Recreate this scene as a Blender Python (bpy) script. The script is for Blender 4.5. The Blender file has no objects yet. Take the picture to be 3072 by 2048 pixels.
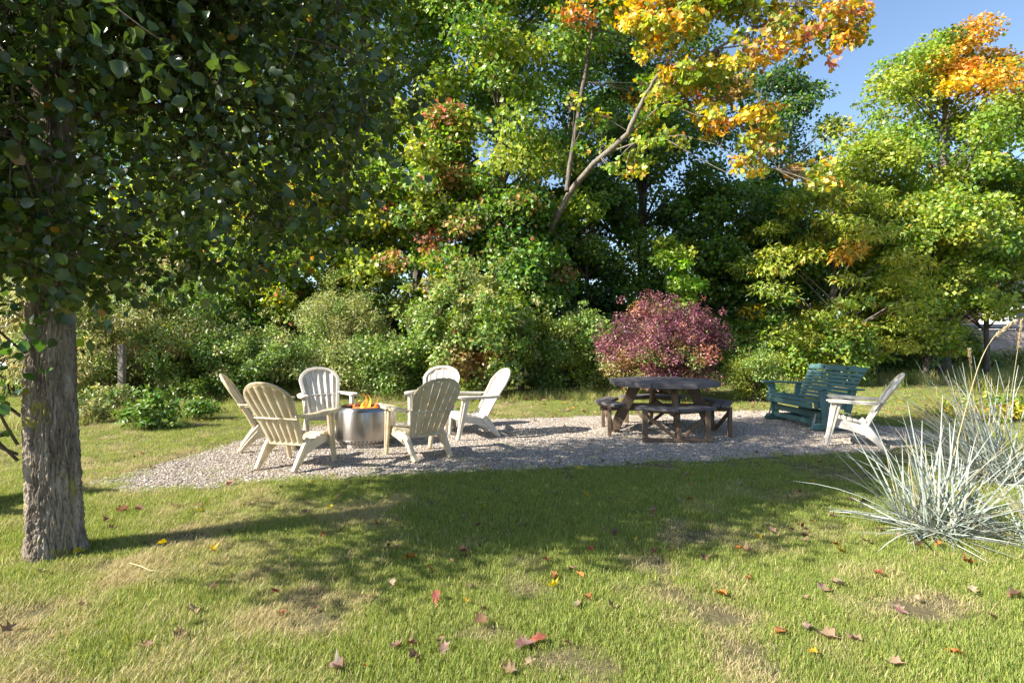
import bpy, math, random
import numpy as np
from mathutils import Vector, Matrix

# ------------------------------------------------------------------ camera, sky, sun, exposure
SC = bpy.context.scene
COL = SC.collection
F_PX, CX, CY, CAMH = 1707.0, 1536.0, 1010.0, 1.40      # photograph is 3072 x 2048
cam_d = bpy.data.cameras.new("camera"); cam = bpy.data.objects.new("camera", cam_d); COL.objects.link(cam)
cam_d.lens = 20.0; cam_d.sensor_width = 36.0; cam_d.clip_start = 0.05; cam_d.clip_end = 3000
cam.location = (0, 0, CAMH)
cam.rotation_euler = (math.radians(90) - math.atan((1024 - CY) / F_PX), 0, 0)
SC.camera = cam

SUN_AZ, SUN_EL = math.radians(21.5), math.radians(35.0)   # heading of the shadows from +X towards +Y, and height
world = bpy.data.worlds.new("World"); SC.world = world; world.use_nodes = True
nt = world.node_tree; bg = nt.nodes["Background"]
sky = nt.nodes.new("ShaderNodeTexSky"); sky.sky_type = 'NISHITA'; sky.sun_disc = False
sky.sun_elevation = SUN_EL
sd = Vector((-math.cos(SUN_AZ) * math.cos(SUN_EL), -math.sin(SUN_AZ) * math.cos(SUN_EL), math.sin(SUN_EL)))   # towards the sun
sky.sun_rotation = math.atan2(sd.x, sd.y)
sky.altitude = 200; sky.air_density = 1.0; sky.dust_density = 1.0; sky.ozone_density = 2.0
nt.links.new(sky.outputs[0], bg.inputs[0]); bg.inputs[1].default_value = 0.09
sun_d = bpy.data.lights.new("sun", 'SUN'); sun_d.energy = 5.0; sun_d.angle = math.radians(0.53); sun_d.color = (1.0, 0.94, 0.84)
sun = bpy.data.objects.new("sun", sun_d); COL.objects.link(sun); sun.location = (-20, -12, 18)
sun.rotation_euler = sd.to_track_quat('Z', 'Y').to_euler()
vs = SC.view_settings; vs.view_transform = 'Standard'; vs.look = 'None'; vs.gamma = 1.0; vs.use_curve_mapping = False
vs.exposure = 1.46
SC.render.engine = 'CYCLES'
cy = SC.cycles
cy.max_bounces = 8; cy.diffuse_bounces = 4; cy.glossy_bounces = 3; cy.transmission_bounces = 5; cy.transparent_max_bounces = 8
cy.use_denoising = True; cy.sample_clamp_indirect = 8.0; cy.caustics_reflective = False; cy.caustics_refractive = False

RNG = np.random.default_rng(7)
random.seed(7)

def W(u, v, Y):                       # a photo pixel at a chosen distance -> world point
    return np.array([(u - CX) / F_PX * Y, Y, CAMH + (CY - v) / F_PX * Y])
def G(u, v):                          # a photo pixel on the ground
    Y = F_PX * CAMH / (v - CY)
    return np.array([(u - CX) / F_PX * Y, Y, 0.0])

# ------------------------------------------------------------------ noise
def _hash(ix, iy, s):
    n = (ix.astype(np.int64) * 374761393 + iy.astype(np.int64) * 668265263 + s * 974634777) & 0x7fffffff
    n = ((n ^ (n >> 13)) * 1274126177) & 0x7fffffff
    return ((n ^ (n >> 16)) & 0xffff) / 65535.0
def vnoise(x, y, s=0):
    ix, iy = np.floor(x), np.floor(y); fx, fy = x - ix, y - iy
    fx = fx * fx * (3 - 2 * fx); fy = fy * fy * (3 - 2 * fy)
    a, b = _hash(ix, iy, s), _hash(ix + 1, iy, s); c, d = _hash(ix, iy + 1, s), _hash(ix + 1, iy + 1, s)
    return (a * (1 - fx) + b * fx) * (1 - fy) + (c * (1 - fx) + d * fx) * fy
def fbm(x, y, s=0, o=4):
    t = 0; a = .5
    for k in range(o): t = t + a * vnoise(x * 2 ** k, y * 2 ** k, s + k); a *= .5
    return t / (1 - .5 ** o)

# ------------------------------------------------------------------ materials
def new_mat(name):
    m = bpy.data.materials.new(name); m.use_nodes = True
    n = m.node_tree.nodes; p = n["Principled BSDF"]
    return m, n, m.node_tree.links, p
def noise_node(n, l, scale, detail=4, rough=.6, vec=None, stretch=None):
    tc = n.new("ShaderNodeTexCoord"); t = n.new("ShaderNodeTexNoise")
    t.inputs["Scale"].default_value = scale; t.inputs["Detail"].default_value = detail; t.inputs["Roughness"].default_value = rough
    if stretch:
        mp = n.new("ShaderNodeMapping"); mp.inputs["Scale"].default_value = stretch
        l.new(tc.outputs["Object"], mp.inputs[0]); l.new(mp.outputs[0], t.inputs["Vector"])
    else: l.new(tc.outputs["Object"], t.inputs["Vector"])
    return t
def ramp(n, l, src, stops):
    r = n.new("ShaderNodeValToRGB"); e = r.color_ramp.elements
    while len(e) < len(stops): e.new(.5)
    for k, (p, c) in enumerate(stops): e[k].position = p; e[k].color = (*c, 1)
    l.new(src, r.inputs[0]); return r
def bump(n, l, p, src, strength, dist=.01):
    b = n.new("ShaderNodeBump"); b.inputs["Strength"].default_value = strength; b.inputs["Distance"].default_value = dist
    l.new(src, b.inputs["Height"]); l.new(b.outputs[0], p.inputs["Normal"])

def leaf_mat(name, rough=.5, transl=.38, spec=.4, gain=1.0):
    m, n, l, p = new_mat(name)
    at = n.new("ShaderNodeAttribute"); at.attribute_name = "Col"
    hs = n.new("ShaderNodeHueSaturation"); l.new(at.outputs["Color"], hs.inputs["Color"]); hs.inputs["Value"].default_value = gain
    p.inputs["Roughness"].default_value = rough; p.inputs["Specular IOR Level"].default_value = spec
    l.new(hs.outputs[0], p.inputs["Base Color"])
    tr = n.new("ShaderNodeBsdfTranslucent")
    h2 = n.new("ShaderNodeHueSaturation"); h2.inputs["Hue"].default_value = .49; h2.inputs["Saturation"].default_value = 1.1; h2.inputs["Value"].default_value = 1.5
    l.new(hs.outputs[0], h2.inputs["Color"]); l.new(h2.outputs[0], tr.inputs[0])
    mx = n.new("ShaderNodeMixShader"); mx.inputs[0].default_value = transl
    l.new(p.outputs[0], mx.inputs[1]); l.new(tr.outputs[0], mx.inputs[2])
    l.new(mx.outputs[0], n["Material Output"].inputs[0])
    return m
M = {}
M['leaf'] = leaf_mat("tree_leaf", .42, .40, .55, 1.45)
M['pear_leaf'] = leaf_mat("glossy_leaf", .30, .33, .6)
M['shrub_leaf'] = leaf_mat("shrub_leaf", .42, .32, .55, 1.3)
M['grass'] = leaf_mat("grass_blade", .55, .35, .25)
M['silver'] = leaf_mat("silver_blade", .5, .12, .3)
M['fallen'] = leaf_mat("fallen_leaf", .6, .25, .25)

def wood_mat(name, c1, c2, c3, rough=.75, sc=6.0, stretch=(1, 12, 12), bstr=.35):
    m, n, l, p = new_mat(name)
    t = noise_node(n, l, sc, 6, .65, stretch=stretch)
    r = ramp(n, l, t.outputs[0], [(.25, c1), (.52, c2), (.8, c3)])
    t2 = noise_node(n, l, 3.0, 3)
    mx = n.new("ShaderNodeMix"); mx.data_type = 'RGBA'; mx.blend_type = 'MULTIPLY'; mx.inputs[0].default_value = .6
    r2 = ramp(n, l, t2.outputs[0], [(.3, (.55, .52, .5)), (.7, (1.1, 1.1, 1.1))])
    l.new(r.outputs[0], mx.inputs[6]); l.new(r2.outputs[0], mx.inputs[7]); l.new(mx.outputs[2], p.inputs["Base Color"])
    p.inputs["Roughness"].default_value = rough; p.inputs["Specular IOR Level"].default_value = .3
    bump(n, l, p, t.outputs[0], bstr, .004)
    return m
M['table_top'] = wood_mat("weathered_grey_wood", (.07, .062, .065), (.125, .115, .12), (.19, .175, .18))
M['table_leg'] = wood_mat("brown_weathered_wood", (.085, .055, .035), (.15, .105, .07), (.22, .165, .12), stretch=(12, 12, 1.2))
M['teal'] = wood_mat("teal_painted_wood", (.060, .135, .135), (.085, .178, .175), (.13, .235, .225), .55, 5, (1, 8, 8), .2)
M['post'] = wood_mat("grey_post_wood", (.12, .10, .08), (.22, .19, .155), (.3, .27, .23), stretch=(14, 14, 1))
M['shed_wood'] = wood_mat("weathered_shed_board", (.26, .20, .18), (.46, .38, .35), (.60, .52, .48), sc=2.5, stretch=(1, 4, 5))
M['dark_wood'] = wood_mat("dark_brown_wood", (.025, .015, .012), (.05, .03, .022), (.08, .05, .04))

def plastic(name, col, dirt):
    m, n, l, p = new_mat(name)
    t = noise_node(n, l, 4.0, 7, .72); gp = n.new("ShaderNodeNewGeometry"); l.new(gp.outputs["Position"], t.inputs["Vector"])     # grime differs from chair to chair
    r = ramp(n, l, t.outputs[0], [(.30, tuple(x * .72 for x in dirt)), (.42, dirt), (.56, col), (.9, col)])
    l.new(r.outputs[0], p.inputs["Base Color"]); p.inputs["Roughness"].default_value = .42
    p.inputs["Subsurface Weight"].default_value = 0.0
    tr = n.new("ShaderNodeBsdfTranslucent"); tr.inputs[0].default_value = (.85, .72, .42, 1)
    mx = n.new("ShaderNodeMixShader"); mx.inputs[0].default_value = .24
    l.new(p.outputs[0], mx.inputs[1]); l.new(tr.outputs[0], mx.inputs[2]); l.new(mx.outputs[0], n["Material Output"].inputs[0])
    t2 = noise_node(n, l, 60.0, 3); bump(n, l, p, t2.outputs[0], .12, .002)
    return m
M['resin'] = plastic("ivory_resin", (.72, .64, .47), (.58, .49, .33))
M['resin_w'] = plastic("white_resin", (.71, .68, .62), (.60, .56, .49))

m, n, l, p = new_mat("brushed_steel"); M['steel'] = m
p.inputs["Metallic"].default_value = 1.0; p.inputs["Base Color"].default_value = (.43, .40, .37, 1); p.inputs["Roughness"].default_value = .30
p.inputs["Anisotropic"].default_value = .8
tg = n.new("ShaderNodeTangent"); tg.direction_type = 'RADIAL'; tg.axis = 'Z'; l.new(tg.outputs[0], p.inputs["Tangent"])
t = noise_node(n, l, 3.0, 5, .7, stretch=(30, 30, .25)); r = ramp(n, l, t.outputs[0], [(.3, (.24,) * 3), (.75, (.42,) * 3)]); l.new(r.outputs[0], p.inputs["Roughness"]); p.inputs["Anisotropic Rotation"].default_value = .25
m, n, l, p = new_mat("sooty_steel"); M['soot'] = m
p.inputs["Base Color"].default_value = (.03, .027, .025, 1); p.inputs["Metallic"].default_value = .6; p.inputs["Roughness"].default_value = .6
m, n, l, p = new_mat("dull_metal"); M['metal'] = m
p.inputs["Base Color"].default_value = (.5, .5, .5, 1); p.inputs["Metallic"].default_value = .9; p.inputs["Roughness"].default_value = .45
m, n, l, p = new_mat("ember"); M['ember'] = m
t = noise_node(n, l, 25, 3); r = ramp(n, l, t.outputs[0], [(.42, (.02, .015, .012)), (.62, (1, .16, .01)), (.8, (1, .4, .05))])
l.new(r.outputs[0], p.inputs["Emission Color"]); p.inputs["Emission Strength"].default_value = 1.2; p.inputs["Base Color"].default_value = (.03, .02, .02, 1)
def flame_mat(name, lo, hi, strength, solid):
    m, n, l, p = new_mat(name)
    tc = n.new("ShaderNodeTexCoord"); sp = n.new("ShaderNodeSeparateXYZ"); l.new(tc.outputs["Generated"], sp.inputs[0])
    r = ramp(n, l, sp.outputs[2], [(0.0, lo), (.45, hi), (1.0, lo)])
    em = n.new("ShaderNodeEmission"); em.inputs[1].default_value = strength; l.new(r.outputs[0], em.inputs[0])
    tr = n.new("ShaderNodeBsdfTransparent"); mx = n.new("ShaderNodeMixShader")
    t = noise_node(n, l, 14, 3); r2 = ramp(n, l, t.outputs[0], [(.35, (solid * .35,) * 3), (.65, (solid,) * 3)])
    l.new(r2.outputs[0], mx.inputs[0]); l.new(tr.outputs[0], mx.inputs[1]); l.new(em.outputs[0], mx.inputs[2]); l.new(mx.outputs[0], n["Material Output"].inputs[0])
    return m
M['flame_o'] = flame_mat("orange_flame", (1, .12, .01), (1, .33, .04), 1.0, .55)
M['flame_y'] = flame_mat("yellow_flame", (1, .35, .02), (1, .75, .08), 1.1, .65)

def bark_mat(name, c1, c2, c3, lichen=None, sc=(16, 16, 2.4), bstr=.9, moss=.6):
    m, n, l, p = new_mat(name)
    t = noise_node(n, l, 1.0, 8, .68, stretch=sc); r = ramp(n, l, t.outputs[0], [(.32, c1), (.52, c2), (.72, c3)])
    out = r.outputs[0]
    if lichen:
        t2 = noise_node(n, l, 5.5, 5, .7); r2 = ramp(n, l, t2.outputs[0], [(moss, (0, 0, 0)), (moss + .06, (1, 1, 1))])
        mx = n.new("ShaderNodeMix"); mx.data_type = 'RGBA'; l.new(r2.outputs[0], mx.inputs[0]); l.new(out, mx.inputs[6]); mx.inputs[7].default_value = (*lichen, 1); out = mx.outputs[2]
    l.new(out, p.inputs["Base Color"]); p.inputs["Roughness"].default_value = .9; p.inputs["Specular IOR Level"].default_value = .15
    bump(n, l, p, t.outputs[0], bstr, .02)
    return m
M['bark_pear'] = bark_mat("pear_bark", (.075, .058, .044), (.26, .215, .17), (.50, .43, .36), (.30, .27, .07), moss=.57)
M['bark'] = bark_mat("maple_bark", (.05, .042, .035), (.13, .11, .09), (.25, .22, .18))
M['bark_pale'] = bark_mat("pale_bark", (.10, .085, .065), (.20, .175, .14), (.30, .27, .22))
M['twig'] = bark_mat("twig_bark", (.06, .045, .03), (.12, .09, .06), (.2, .16, .11))

m, n, l, p = new_mat("lawn_soil"); M['ground'] = m
t = noise_node(n, l, .7, 5, .6); t2 = noise_node(n, l, 30, 6, .7)
r = ramp(n, l, t.outputs[0], [(.35, (.13, .125, .06)), (.55, (.17, .145, .085)), (.75, (.22, .175, .115))])
r2 = ramp(n, l, t2.outputs[0], [(.3, (.45, .45, .45)), (.7, (1.25, 1.2, 1.1))])
mx = n.new("ShaderNodeMix"); mx.data_type = 'RGBA'; mx.blend_type = 'MULTIPLY'; mx.inputs[0].default_value = .9
l.new(r.outputs[0], mx.inputs[6]); l.new(r2.outputs[0], mx.inputs[7]); l.new(mx.outputs[2], p.inputs["Base Color"])
p.inputs["Roughness"].default_value = .95; p.inputs["Specular IOR Level"].default_value = .1; bump(n, l, p, t2.outputs[0], .8, .03)
m, n, l, p = new_mat("bare_soil"); M['soil'] = m
t2 = noise_node(n, l, 40, 6, .7); r = ramp(n, l, t2.outputs[0], [(.3, (.10, .08, .055)), (.7, (.26, .21, .155))]); l.new(r.outputs[0], p.inputs["Base Color"])
p.inputs["Roughness"].default_value = .95; bump(n, l, p, t2.outputs[0], .6, .02)
m, n, l, p = new_mat("gravel_bed"); M['gravel'] = m
v = n.new("ShaderNodeTexVoronoi"); v.inputs["Scale"].default_value = 70; tc = n.new("ShaderNodeTexCoord"); l.new(tc.outputs["Object"], v.inputs["Vector"])
r = ramp(n, l, v.outputs["Color"], [(.15, (.16, .14, .12)), (.5, (.29, .255, .225)), (.85, (.42, .38, .335))])
l.new(r.outputs[0], p.inputs["Base Color"]); p.inputs["Roughness"].default_value = .9; bump(n, l, p, v.outputs["Distance"], -.9, .012)
STONES = []
for k, c in enumerate([(.24, .20, .165), (.34, .29, .24), (.43, .375, .315), (.33, .26, .195), (.14, .12, .105), (.53, .48, .415)]):
    m, n, l, p = new_mat("pebble_%d" % k); p.inputs["Base Color"].default_value = (*c, 1); p.inputs["Roughness"].default_value = .85; STONES.append(m)
def flat_mat(name, c, rough=.8):
    m, n, l, p = new_mat(name); t = noise_node(n, l, 4, 5); r = ramp(n, l, t.outputs[0], [(.3, tuple(x * .75 for x in c)), (.7, tuple(min(1, x * 1.15) for x in c))])
    l.new(r.outputs[0], p.inputs["Base Color"]); p.inputs["Roughness"].default_value = rough; return m
M['roof'] = flat_mat("dark_shingle", (.045, .043, .05)); M['white_siding'] = flat_mat("white_siding", (.8, .8, .8)); M['olive_siding'] = flat_mat("olive_siding", (.22, .22, .11))
M['window'] = flat_mat("dark_glass", (.03, .035, .06), .1)

# ------------------------------------------------------------------ object helpers
def tag(o, label, cat, group=None, kind=None):
    if label: o['label'] = label
    if cat: o['category'] = cat
    if group: o['group'] = group
    if kind: o['kind'] = kind
    return o
def thing(name, label, cat, loc=(0, 0, 0), rz=0, group=None):
    o = bpy.data.objects.new(name, None); COL.objects.link(o); o.location = tuple(float(x) for x in loc); o.rotation_euler = (0, 0, rz)
    o.empty_display_size = .1
    return tag(o, label, cat, group)
def link(name, me, parent=None):
    o = bpy.data.objects.new(name, me); COL.objects.link(o)
    if parent is not None: o.parent = parent
    return o
def copy_tree(o, parent=None):
    c = o.copy(); COL.objects.link(c); c.parent = parent
    for ch in list(o.children): copy_tree(ch, c)
    return c
def np_mesh(name, V, tris=None, quads=None, col=None, mat=None, smooth=False):
    me = bpy.data.meshes.new(name)
    V = np.asarray(V, np.float32)
    nt_ = 0 if tris is None else len(tris); nq = 0 if quads is None else len(quads)
    me.vertices.add(len(V)); me.vertices.foreach_set("co", V.ravel())
    loops = []
    if nt_: loops.append(np.asarray(tris, np.int32).ravel())
    if nq: loops.append(np.asarray(quads, np.int32).ravel())
    L = np.concatenate(loops); me.loops.add(len(L)); me.loops.foreach_set("vertex_index", L)
    starts = np.concatenate([np.arange(nt_) * 3, nt_ * 3 + np.arange(nq) * 4]).astype(np.int32)
    me.polygons.add(nt_ + nq); me.polygons.foreach_set("loop_start", starts)
    me.update(calc_edges=True); me.validate()
    if col is not None:
        a = me.color_attributes.new("Col", 'FLOAT_COLOR', 'POINT')
        c = np.ones((len(V), 4), np.float32); c[:, :3] = np.clip(col, 0, 1); a.data.foreach_set("color", c.ravel())
    if mat: me.materials.append(mat)
    if smooth: me.polygons.foreach_set("use_smooth", np.ones(nt_ + nq, bool))
    return me

class MB:
    def __init__(s): s.v = []; s.f = []
    def add(s, V, F):
        b = len(s.v); s.v += [tuple(map(float, q)) for q in V]; s.f += [tuple(i + b for i in f) for f in F]; return s
    def box(s, x0, x1, y0, y1, z0, z1, c=.004):
        return s.beam([((x0 + x1) / 2, (y0 + y1) / 2, z0), ((x0 + x1) / 2, (y0 + y1) / 2, z1)], x1 - x0, y1 - y0, (1, 0, 0), c)
    def beam(s, pts, w, t, side, c=.004):
        P = [Vector(q) for q in pts]; n = len(P)
        w = [w] * n if np.isscalar(w) else list(w); t = [t] * n if np.isscalar(t) else list(t)
        V = []
        for i in range(n):
            T = (P[min(i + 1, n - 1)] - P[max(i - 1, 0)]).normalized()
            S = Vector(side); S = (S - T * S.dot(T)).normalized(); N = T.cross(S)
            a, b = w[i] / 2, t[i] / 2; cc = min(c, a * .7, b * .7)
            for (x, y) in ((a - cc, b), (a, b - cc), (a, cc - b), (a - cc, -b), (cc - a, -b), (-a, cc - b), (-a, b - cc), (cc - a, b)):
                V.append(P[i] + S * x + N * y)
        F = []
        for i in range(n - 1):
            for k in range(8):
                k2 = (k + 1) % 8; F.append((i * 8 + k, (i + 1) * 8 + k, (i + 1) * 8 + k2, i * 8 + k2))
        F.append(tuple(range(8))); F.append(tuple((n - 1) * 8 + k for k in reversed(range(8))))
        return s.add(V, F)
    def tube(s, pts, r, k=8, cap=True):
        P = [Vector(q) for q in pts]; n = len(P); r = [r] * n if np.isscalar(r) else list(r)
        V = []; ref = Vector((0.31, 0.17, .93))
        for i in range(n):
            T = (P[min(i + 1, n - 1)] - P[max(i - 1, 0)]).normalized()
            if abs(T.dot(ref)) > .95: rf = Vector((1, 0, 0))
            else: rf = ref
            A = (rf - T * rf.dot(T)).normalized(); B = T.cross(A)
            for j in range(k):
                an = 2 * math.pi * j / k; V.append(P[i] + (A * math.cos(an) + B * math.sin(an)) * r[i])
        F = [(i * k + j, i * k + (j + 1) % k, (i + 1) * k + (j + 1) % k, (i + 1) * k + j) for i in range(n - 1) for j in range(k)]
        if cap: F += [tuple(reversed(range(k))), tuple((n - 1) * k + j for j in range(k))]
        return s.add(V, F)
    def lathe(s, prof, k=48, z0=0, close=False):
        V = [(r * math.cos(2 * math.pi * j / k), r * math.sin(2 * math.pi * j / k), z + z0) for (r, z) in prof for j in range(k)]
        n = len(prof); F = [(i * k + j, i * k + (j + 1) % k, (i + 1) * k + (j + 1) % k, (i + 1) * k + j) for i in range(n - 1) for j in range(k)]
        return s.add(V, F)
    def prism(s, poly, z0, z1):
        n = len(poly); V = [(x, y, z0) for x, y in poly] + [(x, y, z1) for x, y in poly]
        F = [tuple(reversed(range(n))), tuple(range(n, 2 * n))] + [(i, (i + 1) % n, n + (i + 1) % n, n + i) for i in range(n)]
        return s.add(V, F)
    def build(s, name, mat, parent=None, smooth=True, ang=38):
        me = bpy.data.meshes.new(name); me.from_pydata(s.v, [], s.f); me.validate()
        if mat: me.materials.append(mat)
        if smooth:
            me.polygons.foreach_set("use_smooth", np.ones(len(me.polygons), bool)); me.set_sharp_from_angle(angle=math.radians(ang))
        return link(name, me, parent)

def unit(a): return a / np.maximum(np.linalg.norm(a, axis=-1, keepdims=True), 1e-9)
# leaf outlines: (across, along, out of plane), fans of triangles
KITE = (np.array([(0, 0, 0), (-.5, .45, .10), (0, 1, -.03), (.5, .45, .10)]), [(0, 3, 2), (0, 2, 1)])
HEX = (np.array([(0, 0, 0), (-.42, .25, .07), (-.42, .62, .07), (0, 1, -.06), (.42, .62, .07), (.42, .25, .07)]), [(0, 5, 4), (0, 4, 3), (0, 3, 2), (0, 2, 1)])
_st = [(0, 0), (.30, -.02), (.26, .14), (.52, .30), (.30, .42), (.34, .66), (.13, .62), (0, 1), (-.13, .62), (-.34, .66), (-.30, .42), (-.52, .30), (-.26, .14), (-.30, -.02)]
MAPLE = (np.array([(0, .35, -.03)] + [(x, y, .12 * abs(x) * 2 - .05 * y) for x, y in _st]), [(0, i + 1, (i + 1) % 14 + 1) for i in range(14)])
MAPLE_LO = (np.array([(0, .38, -.03)] + [(x, y, .14 * abs(x) * 2 - .05 * y) for x, y in [(0, 0), (.5, .2), (.27, .40), (.38, .68), (0, 1), (-.38, .68), (-.27, .40), (-.5, .2)]]), [(0, i + 1, (i + 1) % 8 + 1) for i in range(8)])
PEAR = (np.array([(0, 0, 0), (0, .33, -.01), (0, .68, -.03), (0, 1, -.12), (-.30, .12, .05), (-.5, .38, .10), (-.36, .72, .05), (.30, .12, .05), (.5, .38, .10), (.36, .72, .05)]),
        [(0, 1, 5), (0, 5, 4), (1, 2, 6), (1, 6, 5), (2, 3, 6), (0, 8, 1), (0, 7, 8), (1, 9, 2), (1, 8, 9), (2, 9, 3)])
def leaf_arrays(P, D, N, L, Wd, C, tpl):
    """leaves at P pointing along D with faces towards N"""
    T, F = tpl; n = len(P); D = unit(D); S = unit(np.cross(D, N)); N = np.cross(S, D)
    V = P[:, None] + S[:, None] * (T[None, :, 0, None] * Wd[:, None, None]) + D[:, None] * (T[None, :, 1, None] * L[:, None, None]) + N[:, None] * (T[None, :, 2, None] * L[:, None, None])
    F = np.array(F)[None] + (np.arange(n) * len(T))[:, None, None]
    return V.reshape(-1, 3), F.reshape(-1, 3), np.repeat(C, len(T), axis=0)
def leaf_mesh(name, P, D, N, L, Wd, C, tpl, mat):
    V, F, c = leaf_arrays(P, D, N, L, Wd, C, tpl)
    return np_mesh(name, V, tris=F, col=c, mat=mat)

# ------------------------------------------------------------------ the setting: ground, gravel, lawn
gm = MB()
n_ = 90
xs = np.sign(np.linspace(-1, 1, n_)) * (np.abs(np.linspace(-1, 1, n_)) ** 3.2) * 600; ys = np.sign(np.linspace(-.35, 1, n_)) * (np.abs(np.linspace(-.35, 1, n_)) ** 3.2) * 900 + 4
XX, YY = np.meshgrid(xs, ys); gv = np.stack([XX, YY, np.zeros_like(XX)], -1).reshape(-1, 3)
q = np.array([(j * n_ + i, j * n_ + i + 1, (j + 1) * n_ + i + 1, (j + 1) * n_ + i) for j in range(n_ - 1) for i in range(n_ - 1)])
ground = link("ground", np_mesh("ground", gv, quads=q, mat=M['ground'])); tag(ground, "short lawn and soil reaching back under the trees", None, kind='structure')

GR_PX = [(225, 1456), (330, 1482), (420, 1482), (560, 1472), (700, 1458), (950, 1442), (1250, 1427), (1600, 1408), (2000, 1388), (2400, 1372), (2640, 1356), (2790, 1332), (2840, 1306), (2770, 1288), (2640, 1278),
         (2590, 1262), (2530, 1246), (2440, 1236), (2300, 1232), (2100, 1239), (1850, 1248), (1560, 1256), (1380, 1262), (1200, 1266), (1000, 1276), (900, 1286), (760, 1312), (690, 1334), (540, 1376), (400, 1420)]
_g = [G(u, v)[:2] for u, v in GR_PX]
GPOLY = []
for i in range(len(_g)):
    a, b = _g[i], _g[(i + 1) % len(_g)]; k = max(2, int(np.linalg.norm(b - a) / .10))
    for j in range(k): GPOLY.append(a + (b - a) * j / k)
GPOLY = np.array(GPOLY)
GPOLY += (np.stack([fbm(GPOLY[:, 0] * 2.5, GPOLY[:, 1] * 2.5, 3), fbm(GPOLY[:, 0] * 2.5, GPOLY[:, 1] * 2.5, 9)], -1) - .5) * .36
def in_poly(P, poly):
    x, y = P[:, 0], P[:, 1]; ins = np.zeros(len(P), bool); j = len(poly) - 1
    for i in range(len(poly)):
        xi, yi = poly[i]; xj, yj = poly[j]
        c = ((yi > y) != (yj > y)) & (x < (xj - xi) * (y - yi) / (yj - yi + 1e-12) + xi); ins ^= c; j = i
    return ins
def poly_dist(P, poly):
    A = poly; B = np.roll(poly, -1, 0); d = np.full(len(P), 1e9)
    for a, b in zip(A, B):
        ab = b - a; t = np.clip(((P - a) @ ab) / max(ab @ ab, 1e-9), 0, 1); d = np.minimum(d, np.linalg.norm(P - a - t[:, None] * ab, axis=1))
    return d
gb = MB(); gb.v = [(x, y, .006) for x, y in GPOLY]; gb.f = [tuple(range(len(GPOLY)))]
gravel = gb.build("gravel_path", M['gravel'], smooth=False); tag(gravel, "grey gravel sitting area with ragged grassy edges", None, kind='structure')

def dirt_mask(P):          # 1 where the turf has worn through
    d = np.zeros(len(P))
    for (u, v, r) in [(2020, 1790, .20), (2150, 1855, .26), (2230, 1960, .22), (2290, 2020, .2), (1960, 1700, .25), (2780, 1830, .3), (930, 1870, .2), (960, 1790, .16), (70, 1850, .18), (60, 1930, .18), (1760, 2000, .22), (1450, 1900, .16), (300, 1700, .16), (2500, 1420, .5), (560, 1610, .25), (1560, 1770, .2), (2080, 1610, .35)]:
        c = G(u, v)[:2]; q_ = np.hypot(P[:, 0] - c[0], (P[:, 1] - c[1]) * 1.3) / r
        d = np.maximum(d, np.clip(1.35 - q_ + (fbm(P[:, 0] * 9, P[:, 1] * 9, 21) - .5) * 1.6, 0, 1))
    d = np.maximum(d, np.clip((fbm(P[:, 0] * 1.8, P[:, 1] * 1.8, 77) - .66) * 5, 0, 1))
    return d

def scatter_gn(name, pts, rot, scl, idx, sources, mat_kind, label, cat):
    """points -> copies of the source meshes, as ONE object"""
    me = bpy.data.meshes.new(name); me.vertices.add(len(pts)); me.vertices.foreach_set("co", np.asarray(pts, np.float32).ravel())
    a = me.attributes.new("rot", 'FLOAT_VECTOR', 'POINT'); a.data.foreach_set("vector", np.asarray(rot, np.float32).ravel())
    a = me.attributes.new("scl", 'FLOAT_VECTOR', 'POINT'); a.data.foreach_set("vector", np.asarray(scl, np.float32).ravel())
    a = me.attributes.new("idx", 'INT', 'POINT'); a.data.foreach_set("value", np.asarray(idx, np.int32))
    o = link(name, me); tag(o, label, cat, kind='stuff')
    ng = bpy.data.node_groups.new(name, 'GeometryNodeTree')
    ng.interface.new_socket("Geometry", in_out='INPUT', socket_type='NodeSocketGeometry'); ng.interface.new_socket("Geometry", in_out='OUTPUT', socket_type='NodeSocketGeometry')
    N = ng.nodes; Lk = ng.links; gi = N.new("NodeGroupInput"); go = N.new("NodeGroupOutput")
    mp = N.new("GeometryNodeMeshToPoints"); iop = N.new("GeometryNodeInstanceOnPoints"); jn = N.new("GeometryNodeJoinGeometry")
    Lk.new(gi.outputs[0], mp.inputs[0]); Lk.new(mp.outputs[0], iop.inputs["Points"])
    for s in reversed(sources):
        oi = N.new("GeometryNodeObjectInfo"); oi.inputs["Object"].default_value = s; oi.inputs["As Instance"].default_value = False
        g2 = N.new("GeometryNodeGeometryToInstance"); Lk.new(oi.outputs["Geometry"], g2.inputs[0]); Lk.new(g2.outputs[0], jn.inputs[0])
    Lk.new(jn.outputs[0], iop.inputs["Instance"]); iop.inputs["Pick Instance"].default_value = True
    def attr(nm, tp):
        q = N.new("GeometryNodeInputNamedAttribute"); q.data_type = tp; q.inputs[0].default_value = nm; return q.outputs[0]
    Lk.new(attr("idx", 'INT'), iop.inputs["Instance Index"])
    e2r = N.new("FunctionNodeEulerToRotation"); Lk.new(attr("rot", 'FLOAT_VECTOR'), e2r.inputs[0]); Lk.new(e2r.outputs[0], iop.inputs["Rotation"])
    Lk.new(attr("scl", 'FLOAT_VECTOR'), iop.inputs["Scale"]); Lk.new(iop.outputs[0], go.inputs[0])
    md = o.modifiers.new("scatter", 'NODES'); md.node_group = ng
    return o

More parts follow.
